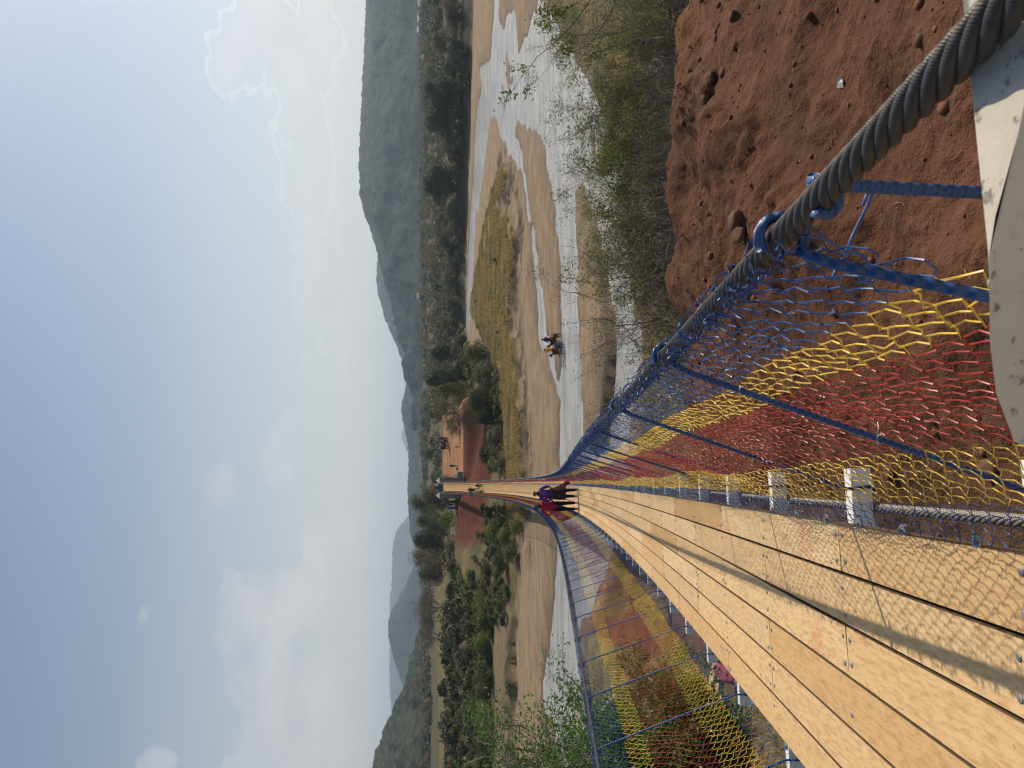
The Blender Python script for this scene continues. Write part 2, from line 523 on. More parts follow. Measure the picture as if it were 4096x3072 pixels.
ca.data.foreach_set('color', np.stack([masks[0], masks[1], masks[2], np.ones_like(GX)], -1).astype(np.float32).ravel())
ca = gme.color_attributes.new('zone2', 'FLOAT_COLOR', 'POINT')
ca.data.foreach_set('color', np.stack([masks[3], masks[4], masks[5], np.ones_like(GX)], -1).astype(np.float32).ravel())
tag(link('ground', gme), 'red earth banks, brown sand bars and dry grassy plain of the river valley', None, None, 'structure')

# river
t = NT('river_water')
pc = t.n('ShaderNodeNewGeometry').outputs['Position']
mp = t.n('ShaderNodeMapping', i_Scale=(.55, 1.6, 1)); t.t.links.new(pc, mp.inputs[0])
w1 = t.noise(mp.outputs[0], 1.1, 4, .6, .6)
mp2 = t.n('ShaderNodeMapping', i_Scale=(1.0, 2.2, 1)); t.t.links.new(pc, mp2.inputs[0])
w2 = t.noise(mp2.outputs[0], 5.0, 4, .62, .4)
patch = t.ramp(t.noise(pc, .06, 3), [(.35, .35), (.65, 1)])
hw = t.math('MULTIPLY', t.math('ADD', w1, t.math('MULTIPLY', w2, .75)), patch)
wc = t.mix(t.ramp(t.noise(mp.outputs[0], .35, 5), [(.35, 0), (.7, 1)]), (.27, .28, .28), (.46, .465, .455))
bs = t.bsdf(wc, .20, t.bump(hw, .8, .20), spec=.6)
MAT_WATER = t.mat
wm = MB()
wm.add([[-420, 28, ZR], [520, 28, ZR], [520, 300, ZR], [-420, 300, ZR]], [[0, 1, 2, 3]])
tag(wm.build('river', MAT_WATER), 'shallow grey river braiding between sand bars', None, None, 'structure')

# ------------------------------------------------------------------ hills


def forest_mat(name, c1, c2):
    t = NT(name)
    pc = t.n('ShaderNodeNewGeometry').outputs['Position']
    a = t.noise(pc, .15, 6, .68); b = t.noise(pc, .012, 4)
    col = t.mix(t.ramp(a, [(.42, 0), (.60, 1)]), c1, c2)
    col = t.mix(t.ramp(b, [(.45, 0), (.7, .5)]), col, [k * 1.35 for k in c2])
    t.bsdf(col, .95, t.bump(a, .6, 4.0), spec=.05)
    return t.mat


MAT_FOREST = forest_mat('hill_forest', (.009, .017, .019), (.036, .050, .044))
MAT_FOREST_NEAR = forest_mat('wooded_slope', (.010, .016, .012), (.050, .056, .036))


def hill(name, label, d0, d1, prof, n_a, n_r, amp, seed, mat, tree=5.0, dback=None):
    """prof: (display dy, display dx of the skyline). Slope from distance d0 up to the ridge at d1 and down behind it."""
    us = np.array([disp(dx, dy)[0] for dx, dy in prof]); vs = np.array([disp(dx, dy)[1] for dx, dy in prof])
    tan = np.array([ray(u, v)[0] / ray(u, v)[1] for u, v in zip(us, vs)])
    elv = np.array([ray(u, v)[2] / ray(u, v)[1] for u, v in zip(us, vs)])
    o = np.argsort(tan); tan, elv = tan[o], elv[o]
    dback = dback or d1 * 1.35
    ta = np.linspace(tan[0], tan[-1], n_a)
    s = np.linspace(0, 1, n_r)
    yy = np.where(s < .72, d0 + (d1 - d0) * s / .72, d1 + (dback - d1) * (s - .72) / .28)
    Y = np.repeat(yy[:, None], n_a, 1) * (1 + .03 * fbm(ta * 14, ta * 0, seed, 3))[None]
    X = ta[None] * Y
    top = np.interp(ta, tan, elv)[None] * Y
    base = ground(X, Y) - 2
    k = np.where(s < .72, sstep(0, 1, s / .72) * .55 + .45 * s / .72, 1 - sstep(.72, 1, s) * .8)[:, None]
    Z = base + (top - base) * k
    Z += 1.8 * amp * fbm(X / (d1 * .06), Y / (d1 * .10), seed, 4) * np.sin(np.clip(s, 0, .72) / .72 * math.pi)[:, None]
    Z += tree * .5 * (fbm(X / (tree * 1.6), Y / (tree * 1.6), seed, 2)) * sstep(0, .25, s)[:, None]
    mb = MB()
    i = np.arange(n_r - 1)[:, None] * n_a; j = np.arange(n_a - 1)[None]
    mb.add(np.stack([X, Y, Z], -1).reshape(-1, 3), np.stack([i + j, i + j + 1, i + n_a + j + 1, i + n_a + j], -1).reshape(-1, 4))
    tag(mb.build(name, mat, None, True), label, None, None, 'structure')


hill('hill', 'long wooded hill rising across the plain behind the river belt', 620, 1250,
     [(794, -260), (793, -60), (792, 0), (787, 110), (784, 190), (778, 300), (776, 360), (778, 420), (786, 455), (798, 490), (812, 530), (822, 575),
      (836, 620), (858, 690), (880, 745), (900, 800), (918, 850), (935, 930)], 420, 170, 10, 1, MAT_FOREST, 5)
hill('hill', 'second wooded hill behind the shoulder of the long one', 1500, 1950,
     [(850, 440), (822, 540), (815, 568), (813, 605), (819, 640), (832, 690), (852, 735), (866, 770), (876, 800), (892, 840), (915, 900)],
     200, 90, 8, 2, MAT_FOREST, 6)
hill('hill', 'low wooded hill behind the bridge landing', 1100, 1700,
     [(935, 740), (900, 790), (880, 825), (869, 870), (868, 890), (875, 925), (888, 975), (882, 1030), (880, 1055), (888, 1100), (905, 1170), (930, 1240)],
     240, 110, 8, 3, MAT_FOREST, 6)
hill('hill', 'pale far peak between two wooded hills', 5200, 6200,
     [(900, 860), (872, 920), (868, 932), (868, 948), (873, 960), (885, 985), (910, 1040)], 90, 40, 20, 4, MAT_FOREST, 14)
hill('hill', 'pale far ridge in the gap right of the landing', 5600, 6600, [(900, 740), (874, 775), (870, 795), (871, 815), (880, 845), (900, 880)], 60, 30, 20, 5, MAT_FOREST, 14)
hill('hill', 'hazy far mountain left of the bridge', 4000, 5000,
     [(905, 1080), (882, 1115), (870, 1130), (858, 1145), (849, 1170), (848, 1200), (847, 1235), (845, 1270), (842, 1310), (842, 1420), (841, 1470), (845, 1520), (850, 1600), (860, 1720)],
     220, 70, 30, 6, MAT_FOREST, 12)
hill('hill', 'cone shaped blue wooded hill on the left', 1700, 2300,
     [(920, 1180), (900, 1215), (882, 1255), (866, 1285), (848, 1315), (839, 1340), (838, 1365), (842, 1392), (852, 1425), (862, 1455), (873, 1490), (888, 1530), (910, 1600)],
     200, 90, 8, 7, MAT_FOREST, 6)
hill('hill', 'dark wooded hillside closing the left edge', 420, 780,
     [(918, 1360), (904, 1400), (892, 1440), (880, 1475), (868, 1500), (856, 1520), (846, 1545), (838, 1560), (829, 1580), (819, 1610), (809, 1640), (804, 1665), (800, 1760), (800, 1900)],
     220, 110, 5, 8, MAT_FOREST_NEAR, 5)
# ------------------------------------------------------------------ light, sky, air
SUN = np.array([1.04, .53, 1.0]); SUN /= np.linalg.norm(SUN)
SUN_EL = math.asin(SUN[2]); SUN_AZ = math.atan2(SUN[0], SUN[1])
ld = bpy.data.lights.new('sun', 'SUN'); ld.energy = 5.0; ld.angle = D2R(.53); ld.color = (1.0, .87, .70)
lo = bpy.data.objects.new('sun', ld); COL.objects.link(lo)
lo.rotation_euler = Vector(SUN).to_track_quat('Z', 'Y').to_euler()

wd = bpy.data.worlds.new("World"); sc.world = wd; wd.use_nodes = True
wt = NT.__new__(NT); wt.t = wd.node_tree; wt.t.nodes.clear()
wout = wt.n('ShaderNodeOutputWorld')
sky = wt.n('ShaderNodeTexSky', sky_type='NISHITA', sun_disc=False, sun_elevation=SUN_EL, sun_rotation=SUN_AZ)
sky.air_density = 1.25; sky.dust_density = 2.2; sky.ozone_density = 1.6; sky.altitude = 400
gen = wt.n('ShaderNodeTexCoord').outputs['Generated']
sep = wt.n('ShaderNodeSeparateXYZ', i_0=gen)
el = wt.math('ARCSINE', sep.outputs[2])
aza = wt.math('ARCTAN2', sep.outputs[0], sep.outputs[1])


def blob(a0, e0, wa, we):
    """soft ellipse in azimuth / elevation (degrees)"""
    da = wt.math('DIVIDE', wt.math('SUBTRACT', aza, D2R(a0)), D2R(wa))
    de = wt.math('DIVIDE', wt.math('SUBTRACT', el, D2R(e0)), D2R(we))
    s = wt.math('SQRT', wt.math('ADD', wt.math('MULTIPLY', da, da), wt.math('MULTIPLY', de, de)))
    return wt.math('SUBTRACT', 1.0, s)


def azel(dx, dy):
    d = ray(*disp(dx, dy)); d = d / np.linalg.norm(d)
    return math.degrees(math.atan2(d[0], d[1])), math.degrees(math.asin(d[2]))


pole = wt.n('ShaderNodeMapping', i_Scale=(1, 1, 1.7)); wt.t.links.new(gen, pole.inputs[0])
cn = wt.noise(pole.outputs[0], 8.5, 10, .60, .35)
cn2 = wt.noise(pole.outputs[0], 2.6, 6, .55)
pol2 = wt.n('ShaderNodeMapping', i_Scale=(1, 1, 1.7), i_Location=(SUN[0] * .045, SUN[1] * .045, SUN[2] * .045 * 1.7)); wt.t.links.new(gen, pol2.inputs[0])
cns = wt.noise(pol2.outputs[0], 8.5, 6, .60, .35)
lit = wt.ramp(wt.math('ADD', .5, wt.math('MULTIPLY', wt.math('SUBTRACT', cn, cns), 2.2)), [(.3, 0), (.75, 1)])
clouds = None
for dx, dy, wx, wy, k in ((590, 90, 170, 150, 1.15), (670, 360, 105, 260, 1.15), (690, 600, 80, 200, 1.0), (615, 1005, 60, 75, .95), (492, 1035, 45, 80, 1.0),
                          (645, 935, 40, 60, .9), (590, 1320, 140, 150, 1.15), (620, 1540, 170, 230, 1.25), (335, 1630, 50, 80, .9), (312, 1325, 18, 40, .7), (700, 1150, 80, 200, 1.0)):
    a0, e0 = azel(dx, dy)
    b = wt.math('MULTIPLY', wt.math('MAXIMUM', blob(a0, e0, wy * .0366, wx * .0366), -1.2), k)
    clouds = b if clouds is None else wt.math('MAXIMUM', clouds, b)
dens = wt.math('ADD', wt.math('MULTIPLY', clouds, .60), wt.math('MULTIPLY', wt.math('SUBTRACT', cn, .5), 2.1))
cmask = wt.ramp(dens, [(.17, 0), (.23, .45), (.45, .75), (.7, 1)])
edge = wt.ramp(dens, [(.145, 0), (.19, 1), (.25, 0)])
hz = wt.ramp(el, [(.0, 1), (.09, .82), (.20, .45), (.36, .10), (.5, 0)])
base = wt.mix(wt.math('MULTIPLY', hz, .82), sky.outputs[0], (8.3, 7.75, 6.95))
right = wt.ramp(wt.math('DIVIDE', aza, 1.2), [(.0, 0), (.35, .25), (.75, 1)])
ccol = wt.mix(right, (7.3, 6.9, 6.7), (9.0, 8.6, 8.0))
ccol = wt.mix(lit, wt.mix(.35, ccol, (5.2, 5.3, 5.6)), wt.mix(.6, ccol, (9.2, 8.6, 8.0)))
withc = wt.mix(wt.math('MULTIPLY', cmask, wt.math('SUBTRACT', .44, wt.math('MULTIPLY', right, .06))), base, ccol)
withc = wt.mix(wt.math('MULTIPLY', wt.math('MULTIPLY', edge, right), .45), withc, (14.5, 14.2, 13.4))
bg = wt.n('ShaderNodeBackground', i_Color=withc, i_Strength=.090)
wt.t.links.new(bg.outputs[0], wout.inputs[0])

hb = MB().box((0, 5000, 190), (15000, 10400, 420))
t = NT('haze_air')
pv = t.n('ShaderNodeVolumePrincipled')
pv.inputs['Color'].default_value = (.64, .80, 1.0, 1); pv.inputs['Density'].default_value = 2.0e-4; pv.inputs['Anisotropy'].default_value = .3
t.t.links.new(pv.outputs[0], t.out.inputs['Volume'])
t.mat.cycles.homogeneous_volume = True
tag(hb.build('haze', t.mat), 'pale blue smoky air over the valley', None, None, 'stuff')

sc.view_settings.view_transform = 'Standard'; sc.view_settings.look = 'None'; sc.view_settings.exposure = 0.16; sc.view_settings.gamma = 1.0
sc.view_settings.use_curve_mapping = False
sc.cycles.max_bounces = 6; sc.cycles.diffuse_bounces = 3; sc.cycles.glossy_bounces = 2; sc.cycles.transmission_bounces = 3
sc.cycles.volume_bounces = 0; sc.cycles.transparent_max_bounces = 8; sc.cycles.use_denoising = True; sc.cycles.pixel_filter_type = 'BLACKMAN_HARRIS'; sc.cycles.filter_width = 1.3; sc.cycles.sample_clamp_direct = 6.0; sc.cycles.sample_clamp_indirect = 3.0
sc.cycles.use_light_tree = False

# ------------------------------------------------------------------ bridge
CX = -.65                      # centre line
YB0, NB, YE = .34, 122, 121.6  # first crossbeam, their number, end of the deck
HRY = np.linspace(-2, 124, 400)
HRH = .61 + .47 * (1 - np.exp(-np.maximum(HRY, -.5) / 7.0)) - .28 * np.exp(-(122 - HRY) / 7.0)


def cable_z(y):
    return deck_z(y) + np.interp(y, HRY, HRH)


def slope(y):
    return -(.222 - .00336 * y)


MAT_WOODS = []
t = NT('pine_plank')
ob = t.n('ShaderNodeTexCoord').outputs['Object']
rn = t.rand()
off = t.n('ShaderNodeCombineXYZ', i_0=t.math('MULTIPLY', rn, 37.0), i_1=t.math('MULTIPLY', rn, 91.0), i_2=0.0)
vv = t.n('ShaderNodeVectorMath', operation='ADD', i_0=ob, i_1=off.outputs[0]).outputs[0]
mpg = t.n('ShaderNodeMapping', i_Scale=(1, .020, 1)); t.t.links.new(vv, mpg.inputs[0])
warp = t.noise(vv, 1.3, 3)
gv = t.n('ShaderNodeVectorMath', operation='ADD', i_0=mpg.outputs[0], i_1=t.n('ShaderNodeCombineXYZ', i_0=t.math('MULTIPLY', warp, .09), i_1=0.0, i_2=0.0).outputs[0]).outputs[0]
grain = t.noise(gv, 75, 5, .6, .25)
mp3 = t.n('ShaderNodeMapping', i_Scale=(1, .012, 1)); t.t.links.new(gv, mp3.inputs[0])
fine = t.noise(mpg.outputs[0], 300, 3, .6)
knot = t.n('ShaderNodeTexVoronoi', i_Vector=vv, i_Scale=2.1)
kn = t.ramp(knot.outputs['Distance'], [(.02, 1), (.055, 0)])
saw = t.n('ShaderNodeTexWave', wave_type='BANDS', bands_direction='Y', i_Vector=vv, i_Scale=18, i_Distortion=1.5, i_Detail=2)
base = t.mix(rn, (.47, .285, .110), (.60, .42, .21))
rn2 = t.math('FRACT', t.math('MULTIPLY', rn, 7.31))
base = t.mix(t.math('MULTIPLY', rn2, .75), base, (.66, .51, .31))
col = t.mix(t.ramp(grain, [(.44, 0), (.66, .6)]), base, (.33, .18, .07))
col = t.mix(t.math('MULTIPLY', t.ramp(fine, [(.45, 0), (.7, 1)]), .10), col, (.33, .2, .09))
col = t.mix(t.math('MULTIPLY', kn, .75), col, (.16, .075, .03))
mpd = t.n('ShaderNodeMapping', i_Scale=(1, .45, 1)); t.t.links.new(vv, mpd.inputs[0])
dirt = t.noise(mpd.outputs[0], 7.0, 4, .55)
col = t.mix(t.ramp(dirt, [(.58, 0), (.80, .45)]), col, (.21, .145, .09))
mps = t.n('ShaderNodeMapping', i_Scale=(1, .35, 1)); t.t.links.new(vv, mps.inputs[0])
speck = t.noise(mps.outputs[0], 75, 2, .5)
col = t.mix(t.ramp(speck, [(.70, 0), (.76, .6)]), col, (.17, .10, .055))
stamp = t.noise(vv, 2.3, 2)
stamp2 = t.noise(vv, 60, 2)
col = t.mix(t.math('MULTIPLY', t.ramp(stamp, [(.67, 0), (.70, .45)]), t.ramp(stamp2, [(.45, 0), (.55, 1)])), col, (.52, .13, .09))
hh = t.math('ADD', grain, t.math('ADD', t.math('MULTIPLY', saw.outputs[1], .18), t.math('MULTIPLY', dirt, .5)))
t.bsdf(col, .72, t.bump(hh, .35, .004), spec=.25)
MAT_WOOD = t.mat
MAT_EDGE = simple('dark_sawn_edge', (.085, .055, .030), .9, .4, 20, .4)  # plank sides and chamfers, darker than the tops
MAT_GALV = simple('galvanised_steel', (.27, .275, .275), .6, .2, 60, .25, .75, .5, .003)
MAT_BLUE = simple('blue_painted_rebar', (.012, .060, .235), .42, .3, 14, .3, 0, .5, .004)
MAT_WHITE = simple('white_painted_steel', (.66, .67, .66), .5, .14, 9, .2, 0, .5, .003)

t = NT('blue_ribbed_rebar')
oc = t.coord()
nz = t.noise(oc, 9, 4)
wv = t.n('ShaderNodeTexWave', wave_type='BANDS', bands_direction='Z', i_Vector=oc, i_Scale=22)
colr = t.mix(t.ramp(nz, [(.4, 0), (.75, 1)]), (.009, .050, .175), (.028, .095, .26))
t.bsdf(colr, .38, t.bump(wv.outputs[1], .8, .0035), spec=.5)
MAT_REBAR = t.mat


def painted_wire(name, c, chip):
    t = NT(name)
    pc = t.n('ShaderNodeNewGeometry').outputs['Position']
    k = t.mix(t.ramp(t.noise(pc, 7, 4), [(.35, 0), (.65, 1)]), c, [min(1, q * 1.5 + .01) for q in c])
    k = t.mix(t.ramp(t.noise(pc, 24, 3, .7), [(.68, 0), (.74, chip)]), k, (.5, .5, .5))
    t.bsdf(k, .38, None, 0, .5)
    return t.mat


MAT_NET = [painted_wire('blue_painted_wire', (.014, .056, .185), .7), painted_wire('yellow_painted_wire', (.56, .37, .045), .2),
           painted_wire('red_painted_wire', (.26, .020, .014), .15)]

t = NT('dark_wire_rope')
oc = t.attr('UVMap').outputs['Vector']
uvn = t.n('ShaderNodeUVMap')
mp = t.n('ShaderNodeMapping', i_Rotation=(0, 0, D2R(28))); t.t.links.new(uvn.outputs[0], mp.inputs[0])
lay = t.n('ShaderNodeTexWave', wave_type='BANDS', bands_direction='X', i_Vector=mp.outputs[0], i_Scale=170.0)
pc = t.n('ShaderNodeNewGeometry').outputs['Position']
gr = t.noise(pc, 60, 5, .65)
c = t.mix(t.ramp(gr, [(.35, 0), (.7, 1)]), (.026, .025, .024), (.135, .128, .12))
c = t.mix(t.math('MULTIPLY', lay.outputs[1], .4), (.03, .028, .026), c)
t.bsdf(c, .5, t.bump(lay.outputs[1], .35, .0004), .35, .5)
MAT_ROPE = t.mat
t = NT('bright_wire_rope')
uvn = t.n('ShaderNodeUVMap')
mp = t.n('ShaderNodeMapping', i_Rotation=(0, 0, D2R(28))); t.t.links.new(uvn.outputs[0], mp.inputs[0])
lay = t.n('ShaderNodeTexWave', wave_type='BANDS', bands_direction='X', i_Vector=mp.outputs[0], i_Scale=62.0)
pc = t.n('ShaderNodeNewGeometry').outputs['Position']
c = t.mix(t.noise(pc, 30, 4), (.30, .29, .26), (.55, .53, .48))
c = t.mix(t.math('MULTIPLY', lay.outputs[1], .6), (.10, .095, .085), c)
t.bsdf(c, .45, t.bump(lay.outputs[1], .7, .0012), .5, .5)
MAT_ROPE_B = t.mat


def wire_rope(path, dia, pitch, mat, name, parent, fine_to, step=.012, sides=8, strands=6):
    """six strands laid round each other along path(y) up to fine_to, a plain line beyond"""
    y0, y1 = path['y0'], path['y1']
    f = path['f']
    mb = MB(); uvs = []
    ys = np.arange(y0, fine_to, step)
    P = np.stack(f(ys), -1)
    T = np.gradient(P, axis=0); T /= np.linalg.norm(T, axis=1, keepdims=True)
    A = np.cross(T, [0, 0, 1.0]); A /= np.linalg.norm(A, axis=1, keepdims=True); B = np.cross(A, T)
    s = np.concatenate([[0], np.cumsum(np.linalg.norm(np.diff(P, axis=0), axis=1))])
    rs = dia * .5 * .365; rc = dia * .5 - rs
    for k in range(strands):
        ph = k * 2 * math.pi / strands + s * 2 * math.pi / pitch
        C = P + rc * (np.cos(ph)[:, None] * A + np.sin(ph)[:, None] * B)
        n0 = mb.n
        mb.tube(C, rs, sides, cap=False)
        uvs.append(np.stack([np.repeat(s, sides) * 1.0, np.tile(np.arange(sides) / sides * rs * 6.28, len(s))], -1))
    if y1 > fine_to:
        ys = np.concatenate([np.arange(fine_to - step, min(30, y1), .25), np.arange(30, y1 + .1, 1.0)]) if y1 > 30 else np.linspace(fine_to - step, y1, 40)
        P = np.stack(f(ys), -1)
        mb.tube(P, dia * .5, 6)
        uvs.append(np.zeros((len(P) * 6, 2)))
    o = mb.build(name, mat, parent, True)
    me = o.data
    uv = np.concatenate(uvs)
    li = np.empty(len(me.loops), np.int32); me.loops.foreach_get('vertex_index', li)
    ul = me.uv_layers.new(name='UVMap')
    ul.data.foreach_set('uv', uv[li].astype(np.float32).ravel())
    return o


bridge = empty('suspended_footbridge', (CX, 0, 0), 0, 'sagging cable footbridge with pine deck and blue, yellow and red wire netting', 'footbridge')
INV = Matrix.Translation((-CX, 0, 0))


def bpart(o, label=None):
    o.parent = bridge
    o.matrix_parent_inverse = INV
    if label:
        o['label'] = label
    return o


# planks: six rows of two metre boards, joints staggered row by row
def plank_geo(mb, y0, y1, x0, x1, bolts, jit, org=(0, 0, 0), edge=.002):
    zs = 0.0
    ysn = np.linspace(y0 + .0028, y1 - .0028, 5)
    T, b = .0, .05
    prof = [(x0 + edge, T), (x1 - edge, T), (x1, T - edge), (x1, T - b), (x0, T - b), (x0, T - edge)]
    v = np.array([[px, yy, deck_z(yy) + pz + jit * (1 if px > (x0 + x1) / 2 else -1) * .5] for yy in ysn for px, pz in prof]) - np.array(org)
    f = [[i * 6 + j, i * 6 + (j + 1) % 6, (i + 1) * 6 + (j + 1) % 6, (i + 1) * 6 + j] for i in range(4) for j in range(6)]
    e = 24
    topf = [q for n, q in enumerate(f) if n % 6 == 0]
    mb.add(v, topf)
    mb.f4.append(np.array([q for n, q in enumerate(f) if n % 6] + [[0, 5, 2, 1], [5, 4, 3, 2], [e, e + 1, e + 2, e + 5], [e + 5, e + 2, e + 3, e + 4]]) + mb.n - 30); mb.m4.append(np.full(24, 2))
    for by, bx in bolts:
        c = np.array([bx, by, deck_z(by)]) - np.array(org)
        th = np.arange(10) * math.pi / 5
        sl = slope(by)
        rings = []
        for r, h in ((.0095, -.002), (.0095, .0018), (.0078, .0034), (.004, .004)):
            rings.append(np.stack([c[0] + r * np.cos(th), c[1] + r * np.sin(th), c[2] + h + sl * r * np.sin(th)], -1))
        q = [[a * 10 + j, a * 10 + (j + 1) % 10, a * 10 + 10 + (j + 1) % 10, a * 10 + 10 + j] for a in range(3) for j in range(10)]
        mb.add(np.concatenate(rings), q, [[30, 30 + j, 30 + j + 1] for j in range(1, 9)], 1)


rows = np.linspace(CX - .5, CX + .5, 7)
boards = []
for r in range(6):
    # rows counted from the left edge; alternate rows joint on alternate beams
    first = YB0 + (0 if r in (0, 3, 5) else -1)
    if r == 4:
        first = YB0 - 1
    y = first
    while y < YE:
        boards.append((y, min(y + 2, YE), r)); y += 2
boards.sort(key=lambda b: b[0] + .01 * (5 - b[2]))
rest = MB()
for n_, (ya, yb, r) in enumerate(boards):
    g = .0075 if r != 5 else .009
    x0, x1 = rows[r] + g / 2 + rnd.uniform(-.001, .001), rows[r + 1] - g / 2 - rnd.uniform(-.001, .001)
    bl = []
    if ya < 16:
        for by, k in ((ya + .035, 2), ((ya + yb) / 2, rnd.choice((1, 2))), (yb - .035, 2)):
            for bx in ((x0 + .035, x1 - .035) if k == 2 else (rnd.choice((x0 + .04, x1 - .04)),)):
                bl.append((by + rnd.uniform(-.008, .008), bx + rnd.uniform(-.008, .008)))
    jit = rnd.uniform(-.0035, .0035)
    if n_ < 100:
        org = ((x0 + x1) / 2, (ya + yb) / 2, deck_z((ya + yb) / 2))
        mb = MB(); plank_geo(mb, ya, yb, x0, x1, bl, jit, org)
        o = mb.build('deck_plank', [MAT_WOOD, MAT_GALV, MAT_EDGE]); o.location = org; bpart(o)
    else:
        plank_geo(rest, ya, yb, x0, x1, [], jit)
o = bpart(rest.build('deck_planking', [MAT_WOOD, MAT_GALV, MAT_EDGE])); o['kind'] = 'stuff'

# crossbeams
def beam_geo(mb, y, org=(0, 0, 0)):
    z = deck_z(y) - .05 - .034
    mb.box(np.array([CX, y, z]) - np.array(org), (1.36, .058, .066), tilt=math.atan(slope(y)))


rest = MB()
for k in range(NB):
    y = YB0 + k
    if k < 98:
        org = (CX, y, deck_z(y) - .09)
        mb = MB(); beam_geo(mb, y, org)
        # welded end plate and nut on each stub
        for sx in (-1, 1):
            mb.lathe([(0, -.045), (.016, -.045), (.016, -.028), (0, -.028)], (sx * .62, 0, 0), 6)
        o = mb.build('crossbeam', MAT_WHITE); o.location = org; bpart(o)
    else:
        beam_geo(rest, y)
bpart(rest.build('crossbeam_run', MAT_WHITE))['kind'] = 'stuff'

# suspender rods
def rod_path(y, sx, ytop=None):
    ytop = y if ytop is None else ytop
    zb = deck_z(y) - .09
    zc = float(cable_z(ytop))
    xb, xc = sx * .605, sx * .90
    p = [(xb - sx * .10, y + .09, zb - .015), (xb - sx * .02, y + .045, zb - .055), (xb + sx * .005, y + .0, zb - .055), (xb + sx * .012, y - .036, zb - .01)]
    for q in np.linspace(.08, .94, 6):
        p.append((xb + (xc - xb) * q - sx * .018, y - .036 + (ytop - y + .036) * q, zb + (zc - zb) * q))
    # open eye bent over the handrail cable
    for a in np.linspace(-2.6, 2.2, 12):
        p.append((xc + sx * .022 * math.cos(a), ytop + .004 * a, zc + .022 * math.sin(a)))
    return np.array(p) + np.array([CX, 0, 0])


rest = MB(); nr = 0
near_rods = sorted([(k, s) for k in range(1, 60) for s in (-1, 1)], key=lambda q: q[0])[:98]
for k in range(0, NB):
    for s in (-1, 1):
        y = YB0 + k
        yt = y
        if s == 1:
            yt = {0: .69, 1: 1.40}.get(k, y + .03 * math.sin(k * 3.1))
        elif k < 3:
            yt = y + .1
        P = rod_path(y, s, yt)
        if (k, s) in near_rods or k == 0:
            org = P[3]
            mb = MB().tube(P - org, .0062 if k < 12 else .0065, 8 if k < 8 else 5)
            o = mb.build('suspender_rod', MAT_REBAR, None, True); o.location = org; bpart(o)
        else:
            rest.tube(P[[3, 5, 9, 14]], .0075, 4, cap=False)
bpart(rest.build('suspender_rod_run', MAT_REBAR))['kind'] = 'stuff'
# first rod beside the concrete pier, no netting on it
zc0 = float(cable_z(.60)); xc0 = CX + .90
P = [(xc0 + .019 * math.cos(a) + .004, .60 + .004 * a, zc0 + .019 * math.sin(a)) for a in np.linspace(-3.6, .1, 14)]
P += [(xc0 + .019, .603, zc0 - .05), (xc0 + .018, .605, zc0 - .15), (xc0 + .016, .61, zc0 - .5)]
org = np.array(P[-1])
o = MB().tube(np.array(P) - org, .0062, 10).build('suspender_rod', MAT_REBAR, None, True); o.location = org; bpart(o)

# cables
for s, nm in ((1, 'right'), (-1, 'left')):
    pth = dict(y0=-.45, y1=122.3, f=lambda y, s=s: (np.full_like(y, CX + s * .90), y, np.where(y > -.1, cable_z(y), cable_z(-.1) - (-.1 - y) * .45)))
    bpart(wire_rope(pth, .0285, .128, MAT_ROPE, 'handrail_cable', None, 3.6 if s == 1 else 9.0, .008 if s == 1 else .015, 12 if s == 1 else 6))
for s in (-1, 1):
    pth = dict(y0=.15, y1=122.3, f=lambda y, s=s: (np.full_like(y, CX + s * .545), y, deck_z(y) - .05 - .066 - .018))
    bpart(wire_rope(pth, .032, .20, MAT_ROPE_B, 'walkway_cable', None, 6.0, .012, 8))

